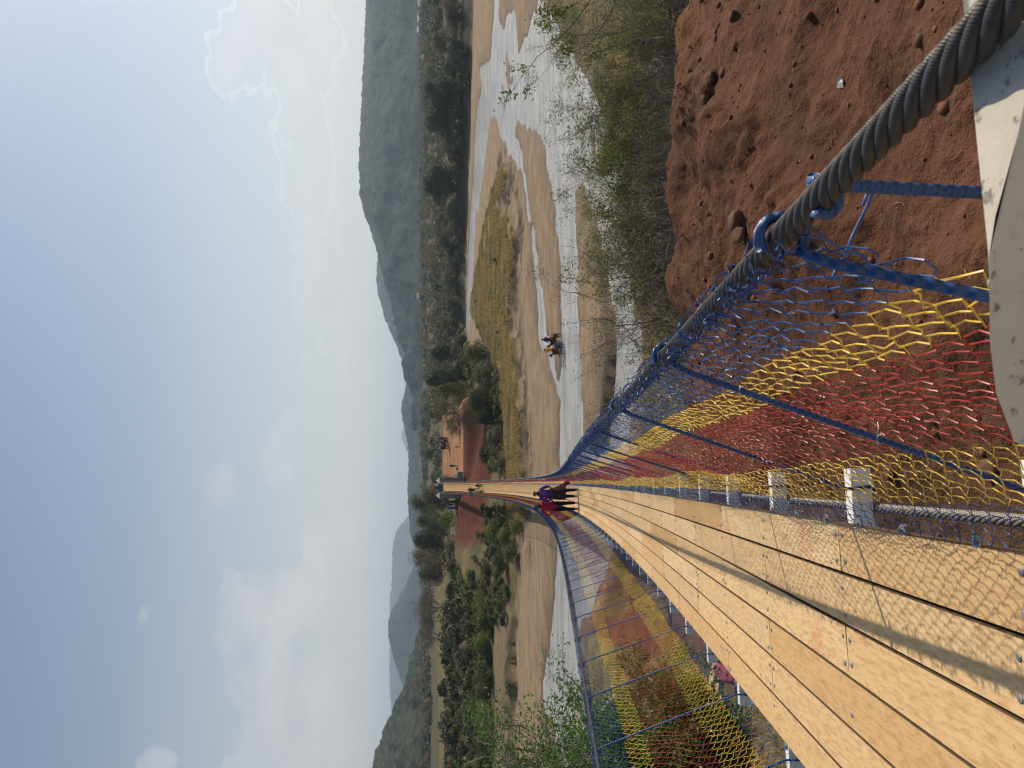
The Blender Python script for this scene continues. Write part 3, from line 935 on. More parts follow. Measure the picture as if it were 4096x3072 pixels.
# chain link netting
def net(s):
    mb = MB()
    def surf(y, v, k):
        """v runs 0 at the deck edge, 1 at the cable"""
        z0 = deck_z(y); zc = cable_z(y)
        x0, xc = s * .502, s * .90
        lo = np.interp(y, [0, 1.6, 4, 12], [0, .0, .0, 0])
        bl = .055 * np.sin(math.pi * np.clip(v, 0, 1)) * (1 + .7 * fbm(y * .55, v * 1.2, s * 4, 2, 5))
        nx = .026 * fbm(y * 1.6, v * 2.5, s * 3, 3, 3); ny = .026 * fbm(y * 1.9, v * 2.1, s * 7, 3, 9); nz_ = .012 * fbm(y * 2.1, v * 3, s, 3, 2)
        env = np.sin(math.pi * np.clip(v, 0, 1)) ** .6
        x = x0 + (xc - x0) * v ** .92 + s * (bl * .75 + nx * env)
        z = z0 + .012 + (zc - z0 - .012) * v - bl * .45 + nz_ * env
        return x, y + ny * env, z
    def zone(y0, y1, c, rad, sides, wrap, cv=None):
        cv = cv or c
        ncol = int((y1 - y0) / c)
        H = float(np.hypot(np.interp((y0 + y1) / 2, HRY, HRH), .42))
        nrow = max(12, int(round(H * 1.10 / cv)))
        js = np.arange(nrow + 1)
        v = js / nrow
        col_i = np.where(v < .155, 0, np.where(v < .33, 1, np.where(v < .69, 2, np.where(v < .825, 1, 0))))
        k = np.arange(ncol)[:, None]
        ybase = y0 + (k + (js[None] + k) % 2) * c
        top = np.clip((v - .8) / .2, 0, 1)
        # near the cable the mesh is gathered
        Y = ybase + c * .35 * fbm(ybase * 3.0, v[None] * 5, s, 2, 4) * (.25 + 1.1 * top[None])
        if s == 1:
            # the loose end leans with the first rod
            lean = np.exp(-(np.maximum(ybase - .45, 0)) / .8)
            Y = Y + lean * .26 * v[None]
        X, Y, Z = surf(Y, np.repeat(v[None], ncol, 0), k)
        X = X + CX
        # interlocking: pass in front and behind at the crossings
        nrm = .0022 * np.where(js[None] % 2 == 0, 1, -1) * np.where(k % 2 == 0, 1, -1)
        X = X + nrm * .8; Z = Z + nrm * .5
        pts = np.stack([X, Y, Z], -1)
        if wrap:
            # rolled round the cable
            ra = .021 + .008 * np.clip((ybase[:, -1:] - 1.2) / 2.5, 0, 1) + .006 * R.random((ncol, 1))
            turns = R.uniform(.85, 1.4, (ncol, 1)) * np.where((k % 3 > 0) & (ybase[:, -1:] < 3.0), .12, 1.0)
            a = math.pi * (-.55) + np.linspace(0, 1, 9)[None] * turns * 2 * math.pi
            yc = Y[:, -1:] + np.linspace(0, 1, 9)[None] * R.uniform(-.9, .9, (ncol, 1)) * c * 1.5
            xw = CX + s * .90 - s * ra * np.sin(-a) * 1.0; zw = cable_z(yc) + ra * np.cos(a) * 1.0
            xw = CX + s * .90 + s * ra * np.sin(a)
            pts = np.concatenate([pts, np.stack([xw, yc, zw], -1)], 1)
            col_i = np.concatenate([col_i, np.zeros(9, int)])
        if y0 < 9:
            # bowed wires between the crossings
            mid = (pts[:, :-1] + pts[:, 1:]) * .5
            dz_ = (pts[:, 1:] - pts[:, :-1])
            mid = mid + R.normal(0, .0022, mid.shape) + np.array([.003 * s, 0, -.004]) * 1.0
            q_ = np.empty((ncol, pts.shape[1] * 2 - 1, 3)); q_[:, ::2] = pts + R.normal(0, .0016, pts.shape); q_[:, 1::2] = mid
            pts = q_; col_i = np.repeat(col_i, 2)[1:]
        npt = pts.shape[1]
        # tubes for all wires at once
        T = np.gradient(pts, axis=1); T /= np.linalg.norm(T, axis=2, keepdims=True) + 1e-9
        A = np.cross(T, np.array([1.0, 0, .4])); A /= np.linalg.norm(A, axis=2, keepdims=True) + 1e-9
        B = np.cross(T, A)
        th = np.arange(sides) * 2 * math.pi / sides
        V = pts[:, :, None] + rad * (np.cos(th)[None, None, :, None] * A[:, :, None] + np.sin(th)[None, None, :, None] * B[:, :, None])
        base = (np.arange(ncol) * npt * sides)[:, None, None]
        i = np.arange(npt - 1)[None, :, None] * sides; j = np.arange(sides)[None, None]; jk = (j + 1) % sides
        F = np.stack([base + i + j, base + i + jk, base + i + sides + jk, base + i + sides + j], -1)
        mi = np.broadcast_to(col_i[1:][None, :, None], F.shape[:3]).ravel()
        mb.add(V.reshape(-1, 3), None)
        n0 = mb.n - V.size // 3
        mb.f4.append(F.reshape(-1, 4) + n0); mb.m4.append(mi)
        return
    y0 = .42 if s == 1 else .2
    cx_ = .031 if s == 1 else .038
    zone(y0, 8, cx_, .0013 if s == 1 else .0011, 5, True, .033)
    zone(8, 26, cx_, .0015 if s == 1 else .00125, 3, True, .034)
    zone(26, 60, .045, .0027, 3, True, .043)
    zone(60, 121.4, .058, .0042, 3, True, .055)
    o = mb.build('chain_link_net', MAT_NET)
    bpart(o, 'chain link netting painted in blue, yellow and red bands, ' + ('sunlit edge on the right' if s == 1 else 'left side of the deck'))


net(1); net(-1)
# washers that pin the netting to the plank edge, and grey tie wires on the first rods
wme = MB().lathe([(0, 0), (.016, 0), (.016, .003), (.006, .003), (.006, .009), (0, .009)], (0, 0, 0), 8).mesh('net_washer', MAT_GALV)
for y in np.arange(.5, 12, .33):
    for s in (1, -1):
        yy = y + rnd.uniform(-.04, .04)
        o = link('net_washer', wme); o.location = (CX + s * .506, yy, deck_z(yy) - .001); bpart(o)
MAT_TIE = simple('grey_tie_wire', (.42, .42, .40), .45, .2, 30, 0, .4)


def tie(c, r, turns, seed):
    q = np.random.default_rng(seed)
    a = np.linspace(0, turns * 2 * math.pi, int(turns * 12))
    ax = np.stack([r * np.cos(a), np.linspace(-.006, .006, len(a)), r * np.sin(a)], -1) + np.array(c)
    tail = ax[-1] + np.cumsum(q.normal(0, .006, (7, 3)) + np.array([.002, .001, .003]), 0)
    return MB().tube(np.concatenate([ax, tail]), .0009, 5)


P0 = rod_path(YB0, 1, .69); P1 = rod_path(YB0 + 1, 1, 1.40)
for k, (P, q) in enumerate(((P0, .80), (P0, .52), (P1, .86), (P1, .5))):
    c = P[3] + (P[9] - P[3]) * q
    c = np.array([np.interp(c[2], P[3:10, 2], P[3:10, a]) for a in range(2)] + [c[2]])
    bpart(tie(c, .0085, 3, k).build('tie_wire', MAT_TIE, None, True))
# stray wire ends of the netting beside the first rod
mb = MB()
stub = [[(2170, 3235, .66), (2120, 3300, .72), (2080, 3360, .76), (2055, 3400, .78)], [(2068, 3385, .75), (2150, 3420, .74), (2250, 3470, .73), (2310, 3495, .72)],
        [(2080, 3400, .76), (2010, 3350, .8), (1960, 3330, .8)], [(2075, 3395, .77), (2050, 3450, .77), (1985, 3500, .77), (1960, 3515, .77), (1940, 3480, .78), (1945, 3420, .79)],
        [(2310, 3475, .70), (2250, 3450, .7)]]
for st_ in stub:
    mb.tube(np.array([at(u, v, y) for u, v, y in st_]), .0019, 5, mi=0)
bpart(mb.build('loose_wire', MAT_NET, None, True))

# ------------------------------------------------------------------ concrete pier at the near end
t = NT('weathered_concrete')
pc = t.n('ShaderNodeNewGeometry').outputs['Position']
n1 = t.noise(pc, 6, 6, .6); n2 = t.noise(pc, 70, 4, .6); n3 = t.noise(pc, 28, 5, .65)
c = t.mix(t.ramp(n1, [(.35, 0), (.68, 1)]), (.40, .365, .30), (.54, .50, .42))
c = t.mix(t.ramp(n3, [(.58, 0), (.72, .6)]), c, (.15, .145, .14))
c = t.mix(t.ramp(n2, [(.60, 0), (.67, .75)]), c, (.10, .098, .09))
t.bsdf(c, .9, t.bump(t.math('ADD', n2, n1), .3, .003), spec=.2)
MAT_CONC = t.mat
zt = .332
TOPZ = -zt
# outline of the top face seen from above (x, y), then the battered near face below it
near_crest = [(.128, .380), (.150, .372), (.190, .350), (.30, .300), (.60, .235)]
far_crest = [(.60, .372), (.40, .3766), (.262, .3788), (.19, .3796)]
pb = MB()
out = np.array(near_crest + far_crest)
n_out = len(out)
ring = []
def ringat(exp, z, bow=0.0):
    c = np.array([.36, .335])
    q = out.copy()
    k = len(near_crest)
    q[:k, 0] -= exp * .95; q[:k, 1] += exp * .28 - bow
    for j_, w_ in ((0, 1.0), (1, .6), (2, .3)):
        q[j_, 0] = out[j_, 0] - w_ * np.interp(exp, [0, .004, .035, .062, .078, .084, .09], [0, .012, .045, .076, .106, .125, .13])
        q[j_, 1] = out[j_, 1] + w_ * np.interp(exp, [0, .004, .035, .062, .078, .084, .09], [0, .006, .027, .046, .064, .073, .075])
    return np.concatenate([q, np.full((n_out, 1), z)], 1)
rings = [np.concatenate([out, np.full((n_out, 1), TOPZ)], 1), ringat(.004, TOPZ - .004), ringat(.035, TOPZ - .018), ringat(.062, TOPZ - .035), ringat(.078, TOPZ - .06),
         ringat(.084, TOPZ - .11), ringat(.086, TOPZ - .4), ringat(.09, TOPZ - 2.4)]
V = np.concatenate(rings)
F = [[a * n_out + j, a * n_out + (j + 1) % n_out, (a + 1) * n_out + (j + 1) % n_out, (a + 1) * n_out + j] for a in range(len(rings) - 1) for j in range(n_out)]
F3 = [[0, j + 1, j] for j in range(1, n_out - 1)]
pb.add(V, [f[::-1] for f in F], F3)
po = pb.build('concrete_pier', MAT_CONC, None, False)
tag(po, 'pale speckled concrete pier head with rounded grey edge under the thick wire rope', 'pier')

# far pier: two grey pillars with pyramid caps and the abutment wall
MAT_CONC2 = simple('grey_block_wall', (.17, .165, .155), .9, .25, 3, .3)
fp = empty('bridge_abutment', (CX, 122, -5.4), 0, 'grey block abutment with two pyramid capped pillars at the far end of the footbridge', 'abutment')
for x0, x1 in ((.08, 1.0), (-2.45, -1.45)):
    mb = MB(); xc, w = (x0 + x1) / 2, x1 - x0
    mb.box((xc - CX, .9, 1.05), (w, 1.5, 4.1))
    for zz in (.1, 1.1, 2.0):
        mb.box((xc - CX, .145, zz), (w * .98, .02, .03))
    o = mb.build('pillar', MAT_CONC2, fp)
    z = 3.10
    mb = MB(); mb.add([[xc - CX - w / 2, .15, z], [xc - CX + w / 2, .15, z], [xc - CX + w / 2, 1.65, z], [xc - CX - w / 2, 1.65, z], [xc - CX, .9, z + .6]],
                      [[0, 3, 2, 1]], [[0, 1, 4], [1, 2, 4], [2, 3, 4], [3, 0, 4]])
    mb.build('cap', MAT_CONC, o)
mb = MB().box((2.1, .5, -.35), (.9, .5, .9)); mb.build('wing_wall', MAT_CONC2, fp)
mb = MB().box((0, .4, -1.0), (1.4, .6, 2.9)); mb.build('sill_wall', MAT_CONC2, fp)
# ------------------------------------------------------------------ vegetation


def leaf_mat(name, c1, c2, trans=.35, rough=.55):
    t = NT(name)
    pc = t.n('ShaderNodeNewGeometry')
    oc = t.coord()
    a = t.noise(oc, .9, 3); b = pc.outputs['Random Per Island']
    col = t.mix(t.ramp(a, [(.32, 0), (.68, 1)]), c1, c2)
    col = t.mix(t.math('MULTIPLY', b, .6), col, [min(1, k * 1.5 + .012) for k in c2])
    d = t.n('ShaderNodeBsdfPrincipled', i_Base_Color=col, i_Roughness=rough)
    d.inputs['Specular IOR Level'].default_value = .25
    tr_ = t.n('ShaderNodeBsdfTranslucent', i_Color=t.mix(.5, col, [min(1, k * 2.2) for k in c2]))
    mx = t.n('ShaderNodeMixShader', i_0=trans)
    t.t.links.new(d.outputs[0], mx.inputs[1]); t.t.links.new(tr_.outputs[0], mx.inputs[2])
    t.t.links.new(mx.outputs[0], t.out.inputs[0])
    return t.mat


LEAF_DARK = leaf_mat('dark_leaves', (.010, .020, .008), (.034, .052, .018), .2)
LEAF_MID = leaf_mat('olive_leaves', (.024, .036, .012), (.072, .085, .028), .25)
LEAF_LIGHT = leaf_mat('fresh_leaves', (.040, .062, .016), (.125, .155, .036), .35)
LEAF_DRY = leaf_mat('dry_leaves', (.050, .045, .026), (.125, .105, .055), .2)
LEAF_GREY = leaf_mat('grey_scrub_leaves', (.045, .050, .030), (.105, .108, .062), .2)
LEAF_NEAR = leaf_mat('glossy_leaves', (.018, .056, .010), (.062, .135, .022), .35, .36)
LEAF_BANK = leaf_mat('bank_leaves', (.020, .034, .009), (.110, .125, .028), .38)
LEAF_BANK2 = leaf_mat('dusty_bank_leaves', (.026, .030, .012), (.100, .098, .034), .3)
BARK = simple('bark', (.085, .065, .048), .9, .35, 14, .5)
BARK_GREY = simple('grey_dead_wood', (.17, .145, .12), .9, .35, 20, .4)
BARK_PALE = simple('bleached_wood', (.42, .36, .28), .85, .3, 9, .5)


def leaves(pos, nrm, size, q, aspect=.55, fold=.18):
    """one folded pointed leaf (two triangles on each side of the midrib) per point"""
    n = len(pos)
    nrm = nrm + q.normal(0, .45, (n, 3)); nrm /= np.linalg.norm(nrm, axis=1, keepdims=True) + 1e-9
    a = np.cross(nrm, q.normal(0, 1, (n, 3))); a /= np.linalg.norm(a, axis=1, keepdims=True) + 1e-9
    b = np.cross(nrm, a)
    s = (size * q.uniform(.6, 1.35, n))[:, None]
    p0 = pos - a * s * .5; p1 = pos + a * s * .5
    l = pos + b * s * aspect * .5 + nrm * s * fold - a * s * .05; r = pos - b * s * aspect * .5 + nrm * s * fold - a * s * .05
    v = np.stack([p0, r, p1, l], 1).reshape(-1, 3)
    i = np.arange(n)[:, None] * 4
    return v, np.concatenate([i + np.array([[0, 1, 2]]), i + np.array([[0, 2, 3]])])


def lobes_crown(q, H, W, nl, nleaf, size, base=.25, flat=.8, gap=.34):
    """leaf cloud of overlapping lobes with gaps; H height of the tree, W width of the crown"""
    P, N = [], []
    for k in range(nl):
        f = q.uniform(0, 1)
        h = base + (1 - base) * (.15 + .72 * f)
        rad = W * .5 * q.uniform(.26, .46) * (1.15 - .55 * abs(f - .4))
        a = q.uniform(0, 6.283); rr = W * .5 * (1 - .75 * f ** 2.2) * math.sqrt(q.uniform(0, 1)) * .72
        c = np.array([rr * math.cos(a), rr * math.sin(a), h * H])
        m_ = max(8, int(nleaf / nl * q.uniform(.6, 1.4)))
        d = q.normal(0, 1, (m_, 3)); d /= np.linalg.norm(d, axis=1, keepdims=True)
        r = rad * (.42 + .58 * q.uniform(0, 1, m_) ** .45)[:, None]
        r = r * (1 + .28 * vnoise(d[:, 0] * 2.3 + k, d[:, 1] * 2.3, d[:, 2] * 2.3, k))[:, None]
        p = c + d * r * np.array([1, 1, flat])
        P.append(p); N.append(d * .8 + np.array([0, 0, .35]))
    P = np.concatenate(P); N = np.concatenate(N)
    g = fbm(P[:, 0] * 1.6 / W * 5, P[:, 1] * 1.6 / W * 5, P[:, 2] * 1.6 / W * 5, 2, int(q.integers(99)))
    k = (g > -gap) & (P[:, 2] > .02 * H)
    return leaves(P[k], N[k], size, q, .7)


def grow(q, start, direc, length, rad, level, out, tips, bend=.35, split=(2, 4), shrink=.68, up=.12, seg=5):
    """recursive branching; out collects (points, radii), tips the points of the finest twigs"""
    p = np.array(start, float); d = np.array(direc, float); d /= np.linalg.norm(d)
    pts, n = [p.copy()], seg
    for i in range(n):
        d = d + q.normal(0, bend / n * 1.6, 3) + np.array([0, 0, up / n * 2])
        d /= np.linalg.norm(d)
        p = p + d * length / n
        pts.append(p.copy())
    pts = np.array(pts)
    out.append((pts, np.linspace(rad, rad * .55, n + 1)))
    if level <= 0:
        for f in np.linspace(.25, 1, 5):
            k = f * n; i = min(int(k), n - 1)
            tips.append((pts[i] + (pts[i + 1] - pts[i]) * (k - i), d.copy()))
        return
    for c in range(int(q.integers(split[0], split[1] + 1))):
        k = n if c == 0 else int(q.integers(max(1, n // 3), n + 1))
        dd = d + q.normal(0, .62, 3) * np.array([1, 1, .7])
        grow(q, pts[k], dd, length * shrink * q.uniform(.8, 1.15), rad * .6, level - 1, out, tips, bend, split, shrink, up, max(3, seg - 1))


def branches_mesh(out, sides=(7, 5, 3), mb=None, rmin=.0):
    mb = mb or MB()
    r0 = max(r[0] for _, r in out)
    for pts, r in out:
        s = sides[0] if r[0] > r0 * .5 else sides[1] if r[0] > r0 * .2 else sides[2]
        mb.tube(pts, np.maximum(r, rmin), s, cap=False)
    return mb


TREE_ME = {}


def tree_meshes(kind, i):
    key = (kind, i)
    if key in TREE_ME:
        return TREE_ME[key]
    q = np.random.default_rng(abs(hash(kind)) % 1000 * 0 + sum(map(ord, kind)) * 7 + i)
    H = 1.0
    out, tips = [], []
    if kind == 'bare':
        for k in range(4):
            a = k * 1.57 + q.uniform(-.5, .5)
            grow(q, (0, 0, 0), (math.cos(a) * .85, math.sin(a) * .85, .75), .34, .020, 6, out, tips, .5, (2, 3), .80, .16, 4)
        o = np.concatenate([p for p, r in out])
        k = 1 / np.percentile(o[:, 2], 99.5)
        out = [(p * k, r * k) for p, r in out]
        me = (branches_mesh(out, (7, 4, 3), None, .0016).mesh('bare_tree_trunk', BARK, True), None)
    else:
        dens = dict(dense=(24, 6800, .036, .02, .95, .70), bushy=(22, 5600, .036, .0, .9, .55), olive=(22, 5200, .036, .02, .9, .50), shrub=(12, 2400, .060, -.05, .8, .55),
                    dry=(20, 3600, .030, .04, .9, .30))[kind]
        nl, nf, sz, base, flat, gap = dens
        W = dict(dense=1.0, bushy=1.05, olive=1.0, shrub=1.5, dry=1.0)[kind]
        v, f = lobes_crown(q, H, W, nl, nf, sz, base, flat, gap)
        mat = dict(dense=LEAF_DARK, bushy=LEAF_MID, olive=LEAF_GREY, shrub=LEAF_LIGHT if i % 3 == 0 else LEAF_MID if i % 3 == 1 else LEAF_GREY, dry=LEAF_DRY)[kind]
        cm = MB().add(v, None, f).mesh(kind + '_crown', mat)
        for k in range(3):
            a = q.uniform(0, 6.28)
            grow(q, (.02 * math.cos(a), .02 * math.sin(a), -.04), (math.cos(a) * .4, math.sin(a) * .4, 1), .38, .020, 3, out, tips, .45, (2, 3), .72, .1, 4)
        if kind == 'dry':
            for k in range(5):
                a = q.uniform(0, 6.28)
                grow(q, (0, 0, .1), (math.cos(a) * .8, math.sin(a) * .8, .8), .3, .010, 4, out, tips, .5, (2, 3), .8, .05, 4)
        me = (branches_mesh(out, (6, 4, 3)).mesh(kind + '_trunk', BARK), cm)
    TREE_ME[key] = me
    return me


def tree(kind, var, loc, h, w, name, label, cat, group=None, rz=None):
    tm, cm = tree_meshes(kind, var)
    o = empty(name, loc, rnd.uniform(0, 6.28) if rz is None else rz, label, cat, group)
    wn = dict(shrub=1.5, bushy=1.05).get(kind, 1.0)
    o.scale = (w / wn, w / wn, h)
    link('trunk', tm, o)
    if cm:
        link('crown', cm, o)
    return o


def tree_px(kind, var, dy, dxtop, halfw, dxbase, name, label, cat, group=None, zb=None, back=3.0, sink=.3):
    u, v = disp(dxbase, dy)
    p = hit(u, v, 20) if zb is None else on_z(u, v, zb)
    y = p[1] + back
    c = at(u, v, y)
    x = c[0]
    zg = ground(x, y)
    zt_ = at(u, disp(dxtop, dy)[1], y)[2]
    h = max(1.0, zt_ - zg + sink)
    w = 2 * halfw * 1.85172 / FPX * y
    return tree(kind, var, (x, y, zg - sink), h, w, name, label, cat, group)


BELT = 'riverside trees along the far bank'
for i_, a in enumerate([
    ('dry', 0, 12, 948, 34, 1012, 'riverside_tree', 'brown thinly leaved riverside tree at the photo edge, beyond the widest water', 'tree'),
    ('bushy', 0, 40, 962, 34, 1014, 'riverside_tree', 'green bushy tree beside the brown thin one at the far bank end', 'tree'),
    ('olive', 0, 92, 930, 48, 1014, 'riverside_tree', 'grey olive round tree between the bushy green one and the big dark pair', 'tree'),
    ('bushy', 1, 150, 955, 36, 1016, 'riverside_tree', 'low olive green tree leaning on the big dark pair of the far bank', 'tree'),
    ('dense', 0, 205, 910, 56, 1010, 'riverside_tree', 'tallest dark evergreen of the far bank, right one of the big dark pair', 'tree'),
    ('dense', 1, 262, 914, 48, 1010, 'riverside_tree', 'dark evergreen of the far bank, left one of the big dark pair', 'tree'),
    ('bushy', 2, 190, 968, 34, 1016, 'riverside_tree', 'lighter yellow green bush in front of the big dark pair', 'tree'),
    ('olive', 1, 316, 950, 40, 1008, 'riverside_tree', 'pale olive tree in the gap between two large dark evergreens', 'tree'),
    ('dense', 2, 402, 910, 62, 1004, 'riverside_tree', 'wide dark round evergreen standing alone beyond the sand island', 'tree'),
    ('olive', 2, 360, 968, 34, 1006, 'riverside_tree', 'small olive bush at the foot of the wide round evergreen', 'tree'),
    ('bushy', 0, 470, 968, 34, 1003, 'riverside_tree', 'low green bush left of the wide round evergreen', 'tree'),
    ('dense', 1, 522, 948, 34, 1000, 'riverside_tree', 'small dark tree with a notched crown above the narrow water strip', 'tree'),
    ('olive', 0, 560, 962, 30, 998, 'riverside_tree', 'pale scrub tree behind the narrow water strip', 'tree'),
    ('bushy', 1, 604, 956, 40, 996, 'riverside_tree', 'mid green spreading tree above the narrow water strip', 'tree'),
    ('dense', 0, 650, 970, 30, 993, 'riverside_tree', 'dark low tree near the end of the water strip', 'tree'),
    ('bushy', 2, 700, 952, 40, 990, 'riverside_tree', 'green tree where the water strip runs behind the bushes', 'tree'),
]):
    tree_px(a[0], a[1], a[2], a[3], a[4], a[5], a[6], a[7], a[8], BELT, back=6)
# second row that closes the belt
for k in range(46):
    dy = 6 + (k % 26) * 28 + (14 if k > 25 else 0) + rnd.uniform(-8, 8)
    if 170 < dy < 300 or 360 < dy < 440:
        continue
    tree_px(rnd.choice(('dense', 'bushy', 'olive')), k % 3, dy, rnd.uniform(955, 985), rnd.uniform(26, 42), 1010 - dy * .028, 'riverside_tree',
            'dark bushy tree in the unbroken back row of the far bank belt', 'tree', BELT, back=16)
CL = 'trees right of the far bridge landing'
tree_px('dense', 2, 765, 926, 34, 1002, 'landing_tree', 'dark crown at the end of the belt beside the fresh green round tree', 'tree', CL, back=14)
tree_px('dense', 0, 815, 914, 46, 1030, 'landing_tree', 'tall dark green tree over the grassy island edge', 'tree', CL, back=12)
tree_px('bushy', 0, 846, 940, 34, 1040, 'landing_tree', 'mid green tree joining the dark tall one and the brown one', 'tree', CL, back=9)
tree_px('dry', 1, 885, 928, 48, 1066, 'landing_tree', 'brownish bushy tree nearest the red landing bank', 'tree', CL, back=7)
tree_px('dry', 0, 915, 958, 34, 1050, 'landing_tree', 'brown leafless looking tree on the rim of the orange slope', 'tree', CL, back=16)
tree_px('bushy', 1, 762, 1000, 46, 1060, 'landing_tree', 'fresh green round tree in front of the landing thicket', 'tree', CL, back=3)
tree_px('dense', 1, 860, 1008, 44, 1080, 'landing_tree', 'low dark thicket at the foot of the landing trees', 'tree', CL, back=3)
tree_px('olive', 1, 812, 1020, 38, 1076, 'landing_tree', 'low grey olive thicket left of the fresh green round tree', 'tree', CL, back=3)
tree_px('dense', 2, 902, 1020, 34, 1082, 'landing_tree', 'dark bush under the red bank, right of the deck', 'tree', CL, back=3)
tree_px('bushy', 2, 1010, 1062, 30, 1098, 'landing_tree', 'round green bush against the red bank close to the deck', 'tree', CL, back=2)
tree_px('olive', 2, 945, 1050, 34, 1090, 'landing_tree', 'grey green scrub bush between red bank and yellow grass', 'tree', CL, back=3)
LB = 'trees left of the far bridge landing'
for a in [('bushy', 1, 1080, 882, 40, 962, 'dark spiky crowned tree right beside the far pillars'),
          ('bushy', 2, 1122, 896, 36, 966, 'broad dark tree behind the people left of the deck'),
          ('dense', 2, 1160, 890, 40, 964, 'dark tree between the spiky crowned one and the silver pickup'),
          ('dry', 2, 1205, 882, 44, 962, 'thin twigged grey tree above the silver pickup'),
          ('dense', 0, 1240, 900, 26, 960, 'small dark tree at the right foot of the bare tree'),
          ('dense', 1, 980, 916, 18, 948, 'lone small round tree above the orange slope'),
          ('olive', 0, 1030, 928, 24, 950, 'pale bush behind the right far pillar'),
          ('olive', 1, 1050, 930, 22, 948, 'pale bush straight behind the deck end')]:
    tree_px(a[0], a[1], a[2], a[3], a[4], a[5], 'tree', a[6], 'tree', LB, zb=-4.6, back=2)
tree_px('shrub', 0, 1122, 945, 30, 985, 'shrub', 'bright yellow green shrub behind the people left of the deck', 'shrub', LB, zb=-5, back=6)
u, v = disp(956, 1312); p = on_z(u, v, -4.4)
zg = ground(p[0], p[1]); ht = at(u, disp(884, 1312)[1], p[1])[2] - zg
tree('bare', 0, (p[0], p[1], zg - .2), ht, ht * 1.0, 'bare_tree', 'leafless tree with black fanned branches on the far left field', 'tree', None, 1.0)
u, v = disp(946, 1375); p = on_z(u, v, -4.0)
tree('bare', 0, (p[0], p[1], ground(p[0], p[1]) - .2), 6.5, 7, 'bare_tree', 'smaller leafless tree left of the fanned black one', 'tree', None, 3.0)
for k, (dy, dxt, hw) in enumerate(((1430, 905, 20), (1470, 896, 26), (1405, 915, 16), (1520, 888, 30), (1570, 886, 36), (1620, 880, 40))):
    tree_px(('dense', 'olive', 'bushy')[k % 3], k % 3, dy, dxt, hw, 925, 'tree', 'dusky tree at the foot of the dark left hillside', 'tree', 'trees at the foot of the left hillside', zb=-2.0, back=2)

# shrubs on the left terrace, each a thing; the hedge and scrub round them are one mass
SH = 'shrubs on the left far bank'
for k, (dx, dy, s) in enumerate(((1100, 1160, 34), (1085, 1215, 30), (1108, 1200, 30), (1062, 1150, 26), (1050, 1240, 24), (1120, 1140, 26), (1080, 1130, 24), (1072, 1185, 26),
                                 (1045, 1290, 30), (1050, 1340, 30), (1048, 1395, 34), (1052, 1450, 32), (1048, 1500, 30), (1050, 1555, 34), (1046, 1610, 32), (1045, 1650, 30))):
    u, v = disp(dx + s * .35, dy); p = hit(u, v, 40)
    w = 2 * s * 1.85172 / FPX * p[1]
    lab = ('sand edge bush under the left side of the footbridge landing' if k < 8 else 'grey green terrace shrub above the left sand flat')
    tree('shrub', k % 5, (p[0], p[1], ground(p[0], p[1]) - .2), w * .62, w * 1.15, 'shrub', lab, 'shrub', SH)


def clump_mass(name, label, pts, hs, ws, mats, nleaf, size, seed):
    q = np.random.default_rng(seed)
    mb = MB()
    for k, ((x, y), h, w) in enumerate(zip(pts, hs, ws)):
        v, f = lobes_crown(q, h, w, 4, nleaf, size * w, .0, .7, .35)
        mb.add(v + np.array([x, y, ground(x, y) - .15]), None, f, k % len(mats))
    return tag(mb.build(name, mats), label, None, None, 'stuff')


q = np.random.default_rng(5)
pts, hs, ws = [], [], []
for x in np.arange(-95, -13, 1.15):      # hedge on the scarp
    for r_ in range(3):
        pts.append((x + q.normal(0, .6), (124.5, 134.5, 138.5)[r_] + q.normal(0, .8) + 0 * x)); hs.append(q.uniform(1.0, 3.2)); ws.append(q.uniform(2.4, 6.5))
    pts.append((x, 129.5 + q.uniform(-1.5, 2))); hs.append(q.uniform(1.6, 2.8)); ws.append(q.uniform(3.2, 5.0))
    pts.append((x, 116 + q.uniform(-6, 7))); hs.append(q.uniform(1.2, 2.4)); ws.append(q.uniform(3.2, 5.5))
    pts.append((x, 111 + q.uniform(-4, 6))); hs.append(q.uniform(.6, 1.9)); ws.append(q.uniform(2, 6))
for k in range(210):                    # below and around the landing
    x = q.uniform(-18, 15); y = q.uniform(95, 113) - (4 if x < 0 else 0)
    if -3.2 < x < 2.2 or (x > 6 and y > 108):
        continue
    pts.append((x, y)); hs.append(q.uniform(.8, 1.7)); ws.append(q.uniform(1.6, 2.8))
for k in range(110):                    # cut bank right
    x = q.uniform(18, 105); y = np.interp(x, [18, 29, 45, 70, 101], [118, 160, 203, 186, 158]) + q.uniform(1, 10)
    pts.append((x, y)); hs.append(q.uniform(1.5, 3.5)); ws.append(q.uniform(3, 6))
for k in range(90):                    # dark low bushes dotted over the island
    x = q.uniform(-12, 40); y = q.uniform(64, 150)
    if sdf(np.array([x]), np.array([y]), GRASS)[0] < .5 or fbm(np.array([x * .2]), np.array([y * .2]), 3, 3)[0] < 0:
        continue
    pts.append((x, y)); hs.append(q.uniform(.4, .9)); ws.append(q.uniform(.9, 2.0))
clump_mass('undergrowth', 'tangled green and grey brush on the far banks', pts, hs, ws, [LEAF_MID, LEAF_GREY, LEAF_DARK, LEAF_DRY, LEAF_MID, LEAF_LIGHT], 430, .10, 6)
pts, hs, ws = [], [], []
for k in range(2600):
    y = 215 * (760 / 215) ** q.uniform(0, 1); x = q.uniform(-.62, .78) * y
    if fbm(np.array([x * .012]), np.array([y * .012]), 2, 3)[0] < -.45 or (x < -.15 * y and y < 300):
        continue
    pts.append((x, y)); hs.append(q.uniform(2, 5)); ws.append(q.uniform(5, 11))
